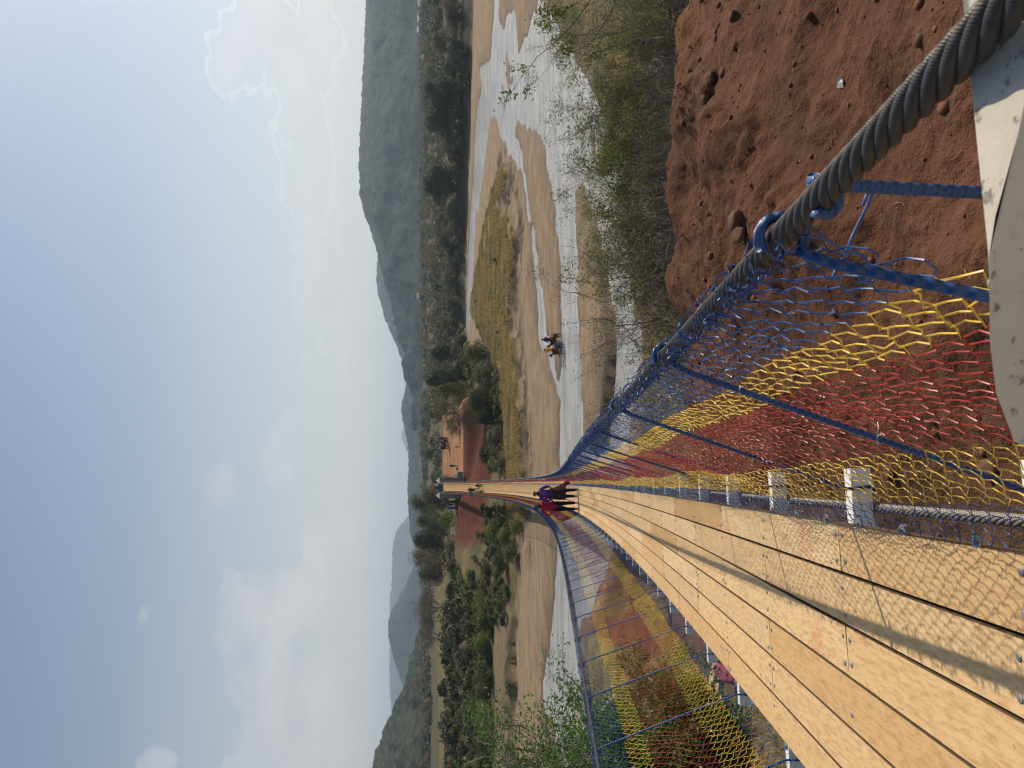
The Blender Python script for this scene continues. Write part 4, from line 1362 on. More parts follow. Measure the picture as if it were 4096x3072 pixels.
clump_mass('scrubland', 'scattered scrub and trees over the plain below the hills', pts, hs, ws, [LEAF_MID, LEAF_GREY, LEAF_DARK, LEAF_DRY], 110, .11, 7)

# ---- near bank, right of the bridge: leafy shrubs and the dead thicket below the red lip


def near_shrub(loc, h, spread, nst, lv, leaf_n, lsize, mat, seed, name, label, cat, group=None, lean=(0, 0), bark=BARK_GREY, dens=1.0, r0=.022):
    q = np.random.default_rng(seed)
    out, tips = [], []
    for k in range(nst):
        a = k * 6.283 / nst + q.uniform(-.5, .5)
        grow(q, (.15 * math.cos(a), .15 * math.sin(a), -.1), (math.cos(a) * spread + lean[0], math.sin(a) * spread + lean[1], 1), h * .42 * q.uniform(.75, 1.2), r0 * h / 3, lv, out, tips, .5, (2, 4), .68, .08, 5)
    o = empty(name, loc, 0, label, cat, group)
    branches_mesh(out, (6, 4, 3), None, .0022 if leaf_n > 1000 else .0055).build('stem', bark, o)
    if leaf_n:
        T = np.array([p for p, d in tips]); D = np.array([d for p, d in tips])
        k = q.integers(0, len(T), leaf_n)
        P = T[k] + q.normal(0, .035 * h / 3 + lsize * .7, (leaf_n, 3))
        g = fbm(P[:, 0] * 1.3, P[:, 1] * 1.3, P[:, 2] * 1.3, 2, seed)
        s = g > -.3 * dens
        v, f = leaves(P[s], D[k][s] * .3 + np.array([0, 0, .8]), lsize, q, .5)
        MB().add(v, None, f).build('foliage', mat, o)
    return o


def g3(x, y, s=.05):
    return (x, y, ground(x, y) - s)


NBG = 'shrubs on the near bank right of the bridge'
near_shrub(g3(13.4, 19.5), 5.0, .5, 12, 4, 32000, .07, LEAF_BANK, 21, 'bank_shrub', 'large leafy green shrub at the photo edge between red lip and wide water', 'shrub', NBG)
near_shrub(g3(10.6, 20.5), 4.2, .55, 10, 4, 13000, .062, LEAF_BANK2, 22, 'bank_shrub', 'yellow green shrub beside the large leafy one, over the pale bank', 'shrub', NBG)
near_shrub(g3(8.7, 19.2), 4.2, .5, 11, 4, 28000, .07, LEAF_BANK, 23, 'bank_shrub', 'dense dark hearted green shrub in the middle of the bank row', 'shrub', NBG)
near_shrub(g3(7.0, 19.8), 4.9, .48, 11, 4, 26000, .066, LEAF_BANK, 24, 'bank_shrub', 'bright green shrub reaching up in front of the sand bar tip', 'shrub', NBG)
near_shrub(g3(5.4, 18.6), 4.6, .55, 10, 4, 9000, .058, LEAF_BANK2, 25, 'bank_shrub', 'sparse twiggy shrub with few leaves in front of the water', 'shrub', NBG)
near_shrub(g3(4.3, 19.0), 4.1, .6, 10, 4, 6500, .06, LEAF_BANK, 26, 'bank_shrub', 'thinnest shrub, nearest the netting, its twigs over the near water', 'shrub', NBG)
near_shrub(g3(16.5, 22.0), 4.4, .8, 10, 4, 16000, .07, LEAF_BANK2, 27, 'bank_shrub', 'leafy shrub cut by the photo edge behind the large green one', 'shrub', NBG)
for k, (x, y, h) in enumerate(((10.2, 16.4, 2.3), (8.3, 16.0, 2.4), (6.8, 15.6, 2.5), (5.6, 15.4, 2.3), (4.6, 15.8, 2.2), (3.6, 16.4, 2.0), (7.6, 17.2, 2.6), (5.2, 16.8, 2.4), (11.6, 16.8, 2.3), (9.2, 17.0, 2.5), (4.0, 15.4, 2.0), (6.2, 16.4, 2.6), (7.2, 15.2, 2.2), (8.8, 15.4, 2.1))):
    near_shrub(g3(x, y), h * 1.25, 1.0, 14, 3, 500 if k % 3 == 0 else 0, .04, LEAF_DRY, 40 + k, 'dead_brush', 'grey dead thorn brush tangled along the foot of the red lip', 'dead brush',
               'dead brush below the red lip', bark=BARK_GREY, r0=.024)
pts, hs, ws = [], [], []
for k in range(55):
    x = q.uniform(2.6, 15); pts.append((x, 14.7 + q.uniform(0, 6.0) + .06 * x)); hs.append(q.uniform(.9, 1.9)); ws.append(q.uniform(1.2, 2.2))
clump_mass('undergrowth', 'dark leafy tangle under the brush of the right near bank', pts, hs, ws, [LEAF_DARK, LEAF_BANK, LEAF_DARK, LEAF_MID], 420, .045, 9)
# overhanging branches at the top right
for k, (loc, dr, ln) in enumerate(((at(3060, 2360, 11.0), (-.62, .35, .36), 1.6), (at(3060, 2420, 11.5), (-.75, .3, .20), 1.35), (at(3070, 2290, 11.0), (-.3, .2, .30), .8))):
    q = np.random.default_rng(60 + k); out, tips = [], []
    st_ = np.array(loc) + np.array([.9, -.1, -.5])
    grow(q, st_, dr, ln * 1.35, .011, 2, out, tips, .3, (2, 3), .42, .02, 7)
    o = empty('overhanging_branch', (0, 0, 0), 0, ('long dark bare branch with a leafy tip across the wide water', 'second dark branch hanging lower over the bank edge', 'short leafy spray at the top photo edge')[k], 'branch', 'branches hanging in from the photo edge')
    branches_mesh(out, (6, 4, 4), None, .0035).build('twig', BARK, o)
    T = np.array([p for p, d in tips]); kk = q.integers(0, len(T), 150)
    v, f = leaves(T[kk] + q.normal(0, .06, (150, 3)), q.normal(0, 1, (150, 3)), .085, q, .45)
    MB().add(v, None, f).build('foliage', LEAF_BANK, o)
tr_log = MB().tube([at(1930, 2780, 14.2) + np.array([0, 0, -.1]), at(1900, 2820, 14.0), at(1850, 2850, 13.6)], [.07, .06, .04], 8)
tag(tr_log.build('broken_trunk', BARK_PALE, None, True), 'short pale broken trunk leaning in the dead brush', 'log')
P = [at(2560, 2735, 14.0), at(2480, 2742, 14.0), at(2400, 2752, 14.0), at(2320, 2760, 13.9), at(2240, 2768, 13.8)]
tag(MB().tube(np.array(P) + np.array([0, 0, .08]), [.035, .032, .028, .024, .018], 6).build('fallen_branch', BARK_GREY, None, True), 'long thin grey branch lying along the red lip', 'branch')

# ---- left of the bridge: big glossy bush at the lower left corner, driftwood, rocks
near_shrub(g3(-5.25, 13.4), 5.0, .07, 8, 4, 15000, .085, LEAF_NEAR, 71, 'leafy_bush', 'tall slender glossy bush reaching above the sand flat at the left edge', 'bush', None, r0=.026, dens=1.3)
near_shrub(g3(-5.1, 13.9), 3.4, .12, 9, 4, 15000, .085, LEAF_NEAR, 72, 'leafy_bush', 'middle glossy bush in front of the left sand flat', 'bush', None, r0=.024)
near_shrub(g3(-4.55, 12.9), 2.5, .22, 10, 4, 17000, .085, LEAF_NEAR, 73, 'leafy_bush', 'low broad glossy bush in front of the river, beside the root stump', 'bush', None, r0=.020)
# ------------------------------------------------------------------ people and animals (one skinned surface each)


def cloth(name, c, rough=.85, var=.25):
    if name in bpy.data.materials:
        return bpy.data.materials[name]
    return simple(name, c, rough, var, 9, .25, 0, .2, .004)


SKIN = cloth('dark_skin', (.060, .032, .021), .55, .15)


def skinned(joints, edges, subs=2, name='body'):
    """joints {name: (x, y, z, radius)}; edges (a, b, region) -> mesh and a region per face"""
    ks = list(joints)
    me = bpy.data.meshes.new(name + '_skeleton')
    me.from_pydata([joints[k][:3] for k in ks], [(ks.index(a), ks.index(b)) for a, b, _ in edges], [])
    o = bpy.data.objects.new(name + '_skeleton', me); COL.objects.link(o)
    o.modifiers.new('s', 'SKIN')
    for i, k in enumerate(ks):
        r = joints[k][3]
        r = r if hasattr(r, '__len__') else (r, r)
        sv = me.skin_vertices[0].data[i]; sv.radius = r; sv.use_root = (k == 'pelvis')
    sb = o.modifiers.new('u', 'SUBSURF'); sb.levels = subs; sb.render_levels = subs
    dg = bpy.context.evaluated_depsgraph_get()
    res = bpy.data.meshes.new_from_object(o.evaluated_get(dg))
    bpy.data.objects.remove(o); bpy.data.meshes.remove(me)
    n = len(res.polygons)
    c = np.empty(n * 3); res.polygons.foreach_get('center', c); c = c.reshape(-1, 3)
    best = np.full(n, 1e9); reg = np.zeros(n, np.int32)
    regs = []
    for a, b, rg in edges:
        if rg not in regs:
            regs.append(rg)
        A, B = np.array(joints[a][:3]), np.array(joints[b][:3]); AB = B - A
        t_ = np.clip(((c - A) @ AB) / (AB @ AB + 1e-9), 0, 1)
        ra = np.mean(joints[a][3]); rb = np.mean(joints[b][3])
        d = np.linalg.norm(c - A - t_[:, None] * AB, axis=1) - (ra + (rb - ra) * t_)
        k = d < best
        best[k] = d[k]; reg[k] = regs.index(rg)
    res.polygons.foreach_set('material_index', reg)
    res.polygons.foreach_set('use_smooth', np.ones(n, bool))
    return res, regs


def human(pose='stand', fingers=False):
    J = dict(pelvis=(0, 0, .95, (.15, .115)), spine=(0, .005, 1.12, (.135, .10)), chest=(0, 0, 1.30, (.155, .11)), neckb=(0, .005, 1.43, (.075, .065)),
             neck=(0, -.005, 1.49, .052), head=(0, -.02, 1.58, (.078, .092)), crown=(0, -.008, 1.66, (.062, .075)))
    for s, n in ((1, 'l'), (-1, 'r')):
        J.update({n + 'sh': (s * .165, 0, 1.385, .068), n + 'el': (s * .215, .02, 1.12, .050), n + 'wr': (s * .225, -.03, .89, .036), n + 'ha': (s * .225, -.045, .81, (.042, .022)),
                  n + 'hip': (s * .085, 0, .90, .098), n + 'kn': (s * .095, -.015, .50, .068), n + 'an': (s * .10, .02, .085, .047), n + 'to': (s * .11, -.13, .035, (.045, .032))})
    def mv(k, p):
        J[k] = (*p, J[k][3])
    if pose == 'hips':
        for s, n in ((1, 'l'), (-1, 'r')):
            mv(n + 'el', (s * .315, .07, 1.16)); mv(n + 'wr', (s * .19, .04, 1.00)); mv(n + 'ha', (s * .125, .06, .985))
    elif pose == 'pocket':
        for s, n in ((1, 'l'), (-1, 'r')):
            mv(n + 'el', (s * .245, .00, 1.12)); mv(n + 'wr', (s * .15, -.13, 1.03)); mv(n + 'ha', (s * .06, -.145, 1.015))
        mv('lkn', (.09, -.09, .51)); mv('lan', (.10, -.10, .085)); mv('lto', (.12, -.26, .03))
        mv('rkn', (-.09, .05, .50)); mv('ran', (-.09, .14, .10)); mv('rto', (-.10, 0.0, .03))
    elif pose == 'walk':
        mv('lkn', (.09, -.13, .52)); mv('lan', (.09, -.20, .09)); mv('lto', (.10, -.34, .04))
        mv('rkn', (-.09, .03, .50)); mv('ran', (-.09, .22, .12)); mv('rto', (-.09, .10, .035))
        mv('lel', (.23, .12, 1.14)); mv('lwr', (.22, .16, .92)); mv('rel', (-.23, -.06, 1.13)); mv('rwr', (-.22, -.20, .96)); mv('rha', (-.21, -.27, .92))
    elif pose == 'bend':
        up = dict(spine=(0, -.13, 1.04), chest=(0, -.33, 1.07), neckb=(0, -.45, 1.04), neck=(0, -.50, 1.02), head=(0, -.58, .98), crown=(0, -.65, .95))
        for k, p in up.items():
            mv(k, p)
        for s, n in ((1, 'l'), (-1, 'r')):
            mv(n + 'sh', (s * .16, -.40, 1.05)); mv(n + 'el', (s * .19, -.43, .78)); mv(n + 'wr', (s * .14, -.50, .54)); mv(n + 'ha', (s * .12, -.53, .46))
            mv(n + 'kn', (s * .10, -.05, .50))
    elif pose == 'crouch':
        up = dict(pelvis=(0, .12, .36), spine=(0, .04, .52), chest=(0, -.08, .68), neckb=(0, -.15, .79), neck=(0, -.18, .85), head=(0, -.22, .93), crown=(0, -.23, 1.01))
        for k, p in up.items():
            mv(k, p)
        for s, n in ((1, 'l'), (-1, 'r')):
            mv(n + 'sh', (s * .165, -.11, .75)); mv(n + 'el', (s * .23, -.28, .58)); mv(n + 'wr', (s * .15, -.45, .52)); mv(n + 'ha', (s * .12, -.52, .50))
            mv(n + 'hip', (s * .09, .10, .34)); mv(n + 'kn', (s * .16, -.27, .46)); mv(n + 'an', (s * .13, -.05, .08)); mv(n + 'to', (s * .15, -.20, .035))
    elif pose == 'ride':
        for s, n in ((1, 'l'), (-1, 'r')):
            mv(n + 'kn', (s * .27, -.26, .72)); mv(n + 'an', (s * .29, -.16, .34)); mv(n + 'to', (s * .30, -.30, .29)); mv(n + 'hip', (s * .12, -.02, .88))
            mv(n + 'el', (s * .23, -.06, 1.12)); mv(n + 'wr', (s * .12, -.26, 1.04)); mv(n + 'ha', (s * .09, -.33, 1.03))
    elif pose == 'stand2':
        mv('rel', (-.25, .05, 1.14)); mv('rwr', (-.10, -.14, 1.10)); mv('rha', (-.02, -.17, 1.11)); mv('lel', (.25, .05, 1.14)); mv('lwr', (.10, -.16, 1.06)); mv('lha', (.02, -.19, 1.07))
        mv('lan', (.14, .02, .085)); mv('lto', (.18, -.12, .035))
    E = [('pelvis', 'spine', 'top'), ('spine', 'chest', 'top'), ('chest', 'neckb', 'top'), ('neckb', 'neck', 'skin'), ('neck', 'head', 'skin'), ('head', 'crown', 'hair')]
    for n in 'lr':
        E += [('neckb', n + 'sh', 'top'), (n + 'sh', n + 'el', 'top'), (n + 'el', n + 'wr', 'top'), (n + 'wr', n + 'ha', 'skin'), ('pelvis', n + 'hip', 'bottom'), (n + 'hip', n + 'kn', 'bottom'),
              (n + 'kn', n + 'an', 'bottom'), (n + 'an', n + 'to', 'shoe')]
    if fingers:
        J['nose'] = (0, -.118, 1.575, .014); E.append(('head', 'nose', 'skin'))
        for s, n in ((1, 'l'), (-1, 'r')):
            w, h = np.array(J[n + 'wr'][:3]), np.array(J[n + 'ha'][:3]); d = h - w; d /= np.linalg.norm(d)
            sd = np.cross(d, [0, 1.0, 0]); sd /= np.linalg.norm(sd) + 1e-9
            J[n + 'ha'] = (*h, (.034, .018))
            for k, ln in enumerate((.062, .074, .078, .066)):
                b0 = h + sd * (k - 1.5) * .019 + d * .012
                J['%sf%da' % (n, k)] = (*b0, .0095); J['%sf%db' % (n, k)] = (*(b0 + d * ln * .5 + np.array([0, -.006, 0])), .0088); J['%sf%dc' % (n, k)] = (*(b0 + d * ln * .9 + np.array([0, -.022, 0])), .007)
                E += [(n + 'ha', '%sf%da' % (n, k), 'skin'), ('%sf%da' % (n, k), '%sf%db' % (n, k), 'skin'), ('%sf%db' % (n, k), '%sf%dc' % (n, k), 'skin')]
            th = h - d * .035 + sd * .034
            J[n + 't1'] = (*th, .011); J[n + 't2'] = (*(th + d * .035 + sd * .012), .008)
            E += [(n + 'wr', n + 't1', 'skin'), (n + 't1', n + 't2', 'skin')]
    return J, E


POSES = {}


def person_mesh(pose, fingers, mats):
    if (pose, fingers) not in POSES:
        POSES[(pose, fingers)] = (*skinned(*human(pose, fingers), subs=2 if fingers else 1), human(pose, fingers)[0])
    me, regs, J = POSES[(pose, fingers)]
    me = me.copy(); me.name = 'person_body'
    for r in regs:
        me.materials.append(mats[r])
    return me, J


HAIR = cloth('black_hair', (.012, .010, .009))
BLACKC = cloth('black_cloth', (.010, .010, .011))
NAVYC = cloth('navy_cloth', (.014, .020, .045))
GREYC = cloth('grey_cloth', (.16, .165, .17))
WHITEC = cloth('white_cloth', (.56, .55, .52))
BEIGEC = cloth('beige_cloth', (.34, .24, .14))
BLUEC = cloth('blue_cloth', (.020, .045, .26))
GREENC = cloth('dark_green_cloth', (.012, .07, .05))
BROWNC = cloth('brown_cloth', (.11, .06, .035))
ORANGEC = cloth('orange_cloth', (.50, .16, .05))
YELLOWC = cloth('mustard_cloth', (.50, .26, .02))
PURPLEC = cloth('purple_cloth', (.070, .030, .23))
CRIMSONC = cloth('crimson_cloth', (.36, .014, .060))
PINKC = cloth('pink_shoe_cloth', (.60, .17, .20))
MAROONC = cloth('maroon_cloth', (.16, .022, .026))
YHELM = simple('yellow_plastic', (.70, .42, .02), .35, .05, 3, 0, 0, .5)


def head_wear(kind, J, parent, mat):
    hx, hy, hz = J['head'][:3]; cx_, cy_, cz_ = J['crown'][:3]
    ax = Vector((cx_ - hx, cy_ - hy - .0, cz_ - hz)).normalized()
    prof = dict(cap=[(.0, .075), (.05, .066), (.083, .030), (.090, -.005), (.086, -.02)], helmet=[(.0, .098), (.06, .085), (.105, .035), (.115, -.01), (.135, -.018), (.11, -.02)],
                bucket=[(.0, .082), (.075, .080), (.090, .010), (.150, -.050), (.153, -.056), (.09, -.02)], wrap=[(0, .085), (.07, .075), (.10, .03), (.098, -.03), (.08, -.06)])[kind]
    o = MB().lathe(prof, (0, 0, 0), 14).build('hat' if kind != 'helmet' else 'helmet', mat, parent, True)
    o.rotation_mode = 'QUATERNION'
    o.rotation_quaternion = ax.to_track_quat('Z', 'Y')
    o.location = Vector((cx_, cy_, cz_)) - ax * .02
    return o


def person(loc, rz, pose, mats, label, h=1.68, group=None, wear=None, fingers=False, robe=None):
    m_ = dict(skin=SKIN, hair=HAIR, shoe=BLACKC, top=NAVYC, bottom=BLACKC); m_.update(mats)
    me, J = person_mesh(pose, fingers, m_)
    o = empty('person', loc, rz, label, 'person', group)
    s = h / 1.70; o.scale = (s, s, s)
    link('body', me, o)
    if wear:
        head_wear(wear[0], J, o, wear[1])
    if robe:
        MB().lathe([(.17, 1.0), (.19, .8), (.22, .5), (.25, .12), (.24, .10)], (0, .01, 0), 14, 0, 1, .85).build('skirt', robe, o, True)
    return o


def on_deck(u, v):
    d = ray(u, v)
    tt = np.linspace(1, 125, 20000)
    k = np.argmax(d[2] * tt < deck_z(d[1] * tt) + 0)
    return d * tt[k]


def yaw_to_cam(p, off=0.0):
    return math.atan2(-p[1], -p[0]) + math.pi / 2 + off     # local -y faces the camera


# the two walkers
p = on_deck(1066, 2313); p[0] = -.42
w1 = person((p[0], p[1], deck_z(p[1])), yaw_to_cam(p, .05), 'pocket', dict(top=PURPLEC, bottom=NAVYC, shoe=GREYC), 'woman in purple hoodie, dark patterned wrap and grey cap walking towards us on the deck', 1.67, None, ('cap', cloth('grey_green_cap', (.06, .075, .075))), True)
t = NT('dark_printed_wrap')
oc = t.coord(); a_ = t.noise(oc, 14, 3); b_ = t.n('ShaderNodeTexVoronoi', i_Vector=oc, i_Scale=26)
c_ = t.mix(t.ramp(a_, [(.55, 0), (.62, 1)]), (.012, .011, .011), (.10, .02, .022))
c_ = t.mix(t.ramp(b_.outputs['Distance'], [(.10, .8), (.16, 0)]), c_, (.32, .24, .08))
t.bsdf(c_, .85, t.bump(a_, .4, .01)); MAT_WRAP = t.mat
th = np.linspace(0, 2 * math.pi, 29)[:-1]
mb = MB(); prof = [(1.04, .165, 0), (.92, .195, .0), (.75, .215, .03), (.60, .225, .09), (.50, .228, .15)]
V = []
for z_, r_, fl in prof:
    k = 1 + .05 * np.sin(th * 5 + z_ * 3)
    V.append(np.stack([r_ * k * np.cos(th) + fl * np.clip(np.cos(th), 0, 1), r_ * .82 * k * np.sin(th), z_ - .16 * fl / .15 * np.clip(np.cos(th - .2), 0, 1) ** 2 + 0 * th], -1))
n_ = len(th)
mb.add(np.concatenate(V), [[i * n_ + j, i * n_ + (j + 1) % n_, (i + 1) * n_ + (j + 1) % n_, (i + 1) * n_ + j] for i in range(len(prof) - 1) for j in range(n_)])
mb.build('wrap', MAT_WRAP, w1, True)
# free corner of the wrap blowing to her left, maroon lining
mb = MB(); g_ = []
for a in np.linspace(0, 1, 7):
    for b in np.linspace(0, 1, 6):
        g_.append((.19 + .20 * a * (1 - .2 * b) + .03 * math.sin(b * 5), -.08 + .05 * math.sin(a * 4 + b * 3), .86 - .40 * a - .20 * b))
mb.add(g_, [[i * 6 + j, i * 6 + j + 1, i * 6 + j + 7, i * 6 + j + 6] for i in range(6) for j in range(5)])
o = mb.build('wrap_corner', MAROONC, w1, True); sm = o.modifiers.new('thick', 'SOLIDIFY'); sm.thickness = .006
w1.scale = (w1.scale[0] * 1.14, w1.scale[1] * 1.12, w1.scale[2])
mb = MB(); mb.tube([(.0 + .155 * math.cos(a), .012 + .12 * math.sin(a), 1.435 + .02 * math.sin(a)) for a in np.linspace(0, 6.283, 18)], .03, 8); mb.build('hood', PURPLEC, w1, True)
mb = MB(); mb.tube([(.03, -.115, 1.40), (.035, -.14, 1.33), (.045, -.15, 1.26)], .004, 5); mb.tube([(-.03, -.115, 1.40), (-.03, -.14, 1.31), (-.02, -.15, 1.24)], .004, 5); mb.build('drawstring', WHITEC, w1)
p = on_deck(1009, 2313); p[0] = -.89
w2 = person((p[0], p[1], deck_z(p[1])), yaw_to_cam(p, -.05), 'hips', dict(top=CRIMSONC, bottom=BLACKC, shoe=PINKC), 'woman in crimson sweater, black trousers and dark bucket hat, hands on hips', 1.62, None, ('bucket', cloth('navy_hat', (.025, .028, .045))), True)
w2.scale = (w2.scale[0] * 1.16, w2.scale[1] * 1.12, w2.scale[2])
for w_ in (w1, w2):
    for s in (-1, 1):
        MB().lathe([(0, -.011), (.008, -.008), (.011, 0), (.008, .008), (0, .011)], (s * .031, -.098, 1.596), 8).build('eye', WHITEC, w_, True)
    MB().tube([(-.024, -.098, 1.535), (0, -.107, 1.533), (.024, -.098, 1.535)], .006, 6).build('mouth', cloth('lips', (.10, .035, .03)), w_, True)

# workers near the far third of the deck
WG = 'workers bent over the deck near the far end'
def deck_person(u, v, rz, *a, **k):
    p = on_deck(u, v); p[0] = min(max(p[0] + .18, -.92), -.38)
    return person((p[0], p[1], deck_z(p[1])), rz, *a, **k)


deck_person(1121, 1931, 2.3, 'crouch', dict(top=NAVYC, bottom=BEIGEC), 'worker in yellow helmet crouching at the right netting', 1.7, WG, ('helmet', YHELM))
deck_person(1108, 1921, .2, 'stand2', dict(top=BLACKC, bottom=BLACKC), 'worker in black standing in the middle of the deck with a white cap', 1.75, WG, ('cap', WHITEC))
deck_person(1100, 1914, 4.2, 'bend', dict(top=GREYC, bottom=BEIGEC), 'worker in grey bending towards the left netting', 1.72, WG, ('cap', WHITEC))
deck_person(1098, 1934, 4.4, 'bend', dict(top=BEIGEC, bottom=BEIGEC), 'worker in beige overall stooping low at the left netting', 1.7, WG, ('wrap', WHITEC))
p = on_deck(1106, 1929); o = MB().lathe([(.0, 0), (.14, 0), (.16, .28), (.10, .34), (.0, .35)], (0, 0, 0), 8).build('tool_bag', BLACKC); o.location = (p[0], p[1], deck_z(p[1]))
tag(o, 'black tool bag standing between the workers on the deck', 'bag')

# people at and behind the far landing
FG = 'people waiting at the far landing'
def far_person(u, v, rz, *a, **k):
    p = hit(u, v, 60)
    return person((p[0], p[1], ground(p[0], p[1])), rz, *a, **k)


far_person(1088, 1828, .3, 'stand', dict(top=GREENC, bottom=GREENC), 'person in long dark green robe beside the left far pillar', 1.75, FG, ('cap', WHITEC), False, GREENC)
far_person(1066, 1828, .1, 'stand2', dict(top=BROWNC, bottom=BLACKC), 'person with brown sleeves and black skirt next to the green robe', 1.68, FG, ('wrap', GREYC), False, BLACKC)
far_person(1055, 1828, -.2, 'stand', dict(top=BLACKC, bottom=BLACKC, skin=SKIN), 'person in black with a pale head cloth left of the brown sleeves', 1.72, FG, ('wrap', WHITEC))
far_person(1041, 1828, 0, 'stand2', dict(top=BLUEC, bottom=BLUEC), 'person in bright blue robe, leftmost of the front landing group', 1.66, FG, ('wrap', GREYC), False, BLUEC)
for k, (u, c, lab) in enumerate(((1082, BLACKC, 'person in black behind the green robe'), (1075, NAVYC, 'person in navy in the row behind the left pillar'), (1068, GREYC, 'person in grey in the row behind the left pillar'),
                                 (1060, ORANGEC, 'person in orange top in the shade of the spiky tree'), (1053, BLUEC, 'person in blue top in the shade of the spiky tree'))):
    p = on_z(u, 1788, -4.7)
    person((p[0], p[1], ground(p[0], p[1])), rnd.uniform(-.8, .8), ('stand', 'stand2')[k % 2], dict(top=c, bottom=BLACKC), lab, 1.7, FG, ('cap', WHITEC) if k % 2 else None)
for u, y_, c, lab in ((1168, 124.5, NAVYC, 'person in dark blue leaning at the right wing wall'), (1163, 124.2, WHITEC, 'person in white shirt leaning at the right wing wall')):
    x_ = ray(u, 1828)[0] / ray(u, 1828)[1] * y_
    person((x_, y_, ground(x_, y_)), 1.2, 'stand2', dict(top=c, bottom=GREYC), lab, 1.68, FG, ('cap', WHITEC))
far_person(1209, 1832, .3, 'stand', dict(top=BLACKC, bottom=BLACKC), 'lone person in black standing on the orange platform', 1.72, FG)
far_person(1284, 1843, 1.4, 'bend', dict(top=WHITEC, bottom=NAVYC), 'person in white shirt bending over at the platform edge', 1.7, FG)
p = hit(1197, 1832, 60); o = MB().lathe([(0, 0), (.15, 0), (.19, .32), (.175, .32), (.14, .03), (0, .03)], (0, 0, 0), 10).build('bucket', BLACKC); o.location = (p[0], p[1], ground(p[0], p[1]))
tag(o, 'black bucket beside the lone person on the orange platform', 'bucket')
CR = 'crowd under the brown tree above the orange slope'
cc = [(BLACKC, 'black'), (NAVYC, 'navy'), (ORANGEC, 'orange'), (BLACKC, 'dark grey'), (PURPLEC, 'purple'), (WHITEC, 'white'), (BROWNC, 'brown'), (MAROONC, 'maroon'), (BLACKC, 'black'), (GREYC, 'grey')]
for k, (u, v) in enumerate(((1320, 1792), (1314, 1796), (1308, 1797), (1303, 1794), (1298, 1797), (1293, 1794), (1288, 1797), (1283, 1795), (1278, 1797), (1306, 1789))):
    x_, y_, _z = hit(u, v, 60)
    person((x_, y_, ground(x_, y_)), rnd.uniform(-1, 1), ('stand', 'stand2', 'walk')[k % 3], dict(top=cc[k][0], bottom=BLACKC),
           'person in %s top in the crowd above the orange slope' % cc[k][1] if cc[k][1] != 'black' else 'person in black in the crowd above the orange slope', 1.7, CR, ('cap', WHITEC) if k in (4, 7) else None)
for u, v, y_, c, lab in ((1160, 1790, 131, BLACKC, 'person in black behind the right far pillar'), (1133, 1790, 127, WHITEC, 'person in white behind the deck end'), (1126, 1792, 128.5, BROWNC, 'person in brown behind the deck end'),
                         (1119, 1790, 126.5, BLACKC, 'person in black behind the deck end'), (1112, 1790, 125.5, GREYC, 'person in grey at the left of the deck end')):
    x_ = ray(u, v)[0] / ray(u, v)[1] * y_
    zz = ground(x_, y_) if u == 1160 else deck_z(121.6) - .1
    person((x_, y_, zz), rnd.uniform(-.5, .5), 'stand', dict(top=c, bottom=BLACKC), lab, 1.7, FG, ('cap', WHITEC) if c is WHITEC else None)
# landing slab behind the deck end that carries them
tag(MB().box((CX, 126.2, deck_z(121.6) - 1.6), (2.6, 8.6, 3.0)).build('landing_ramp', MAT_CONC2), 'grey stone landing ramp behind the far end of the deck', 'ramp')

# donkeys and riders in the river
def donkey_mesh():
    J = dict(pelvis=(0, .42, .86, (.17, .19)), loin=(0, .12, .84, (.20, .22)), chest=(0, -.28, .80, (.17, .23)), withers=(0, -.46, .88, (.11, .19)), neck1=(0, -.66, 1.04, (.075, .12)), poll=(0, -.84, 1.20, (.07, .09)),
             face=(0, -1.00, 1.08, (.062, .07)), muzzle=(0, -1.13, .95, (.048, .05)), tail1=(0, .62, .86, .035), tail2=(0, .68, .58, .02), tail3=(0, .68, .36, .03),
             ear1a=(.05, -.82, 1.28, .022), ear1b=(.09, -.80, 1.45, .016), ear2a=(-.05, -.82, 1.28, .022), ear2b=(-.09, -.80, 1.45, .016))
    E = [('pelvis', 'loin', 'coat'), ('loin', 'chest', 'coat'), ('chest', 'withers', 'coat'), ('withers', 'neck1', 'coat'), ('neck1', 'poll', 'coat'), ('poll', 'face', 'coat'), ('face', 'muzzle', 'pale'),
         ('pelvis', 'tail1', 'coat'), ('tail1', 'tail2', 'coat'), ('tail2', 'tail3', 'coat'), ('poll', 'ear1a', 'coat'), ('ear1a', 'ear1b', 'coat'), ('poll', 'ear2a', 'coat'), ('ear2a', 'ear2b', 'coat')]
    for s, n in ((1, 'l'), (-1, 'r')):
        J.update({n + 'th': (s * .12, .46, .70, (.085, .12)), n + 'st': (s * .13, .36, .54, .065), n + 'hk': (s * .125, .54, .36, .042), n + 'hf': (s * .125, .50, .10, .032), n + 'hh': (s * .125, .46, .02, .042),
                  n + 'fs': (s * .10, -.32, .62, .075), n + 'fk': (s * .10, -.34 - s * .05, .36, .042), n + 'ff': (s * .10, -.33 - s * .07, .10, .030), n + 'fh': (s * .10, -.36 - s * .07, .02, .040)})
        E += [('pelvis', n + 'th', 'coat'), (n + 'th', n + 'st', 'coat'), (n + 'st', n + 'hk', 'coat'), (n + 'hk', n + 'hf', 'coat'), (n + 'hf', n + 'hh', 'coat'),
              ('chest', n + 'fs', 'coat'), (n + 'fs', n + 'fk', 'coat'), (n + 'fk', n + 'ff', 'coat'), (n + 'ff', n + 'fh', 'coat')]
    return skinned(J, E, 1, 'donkey')


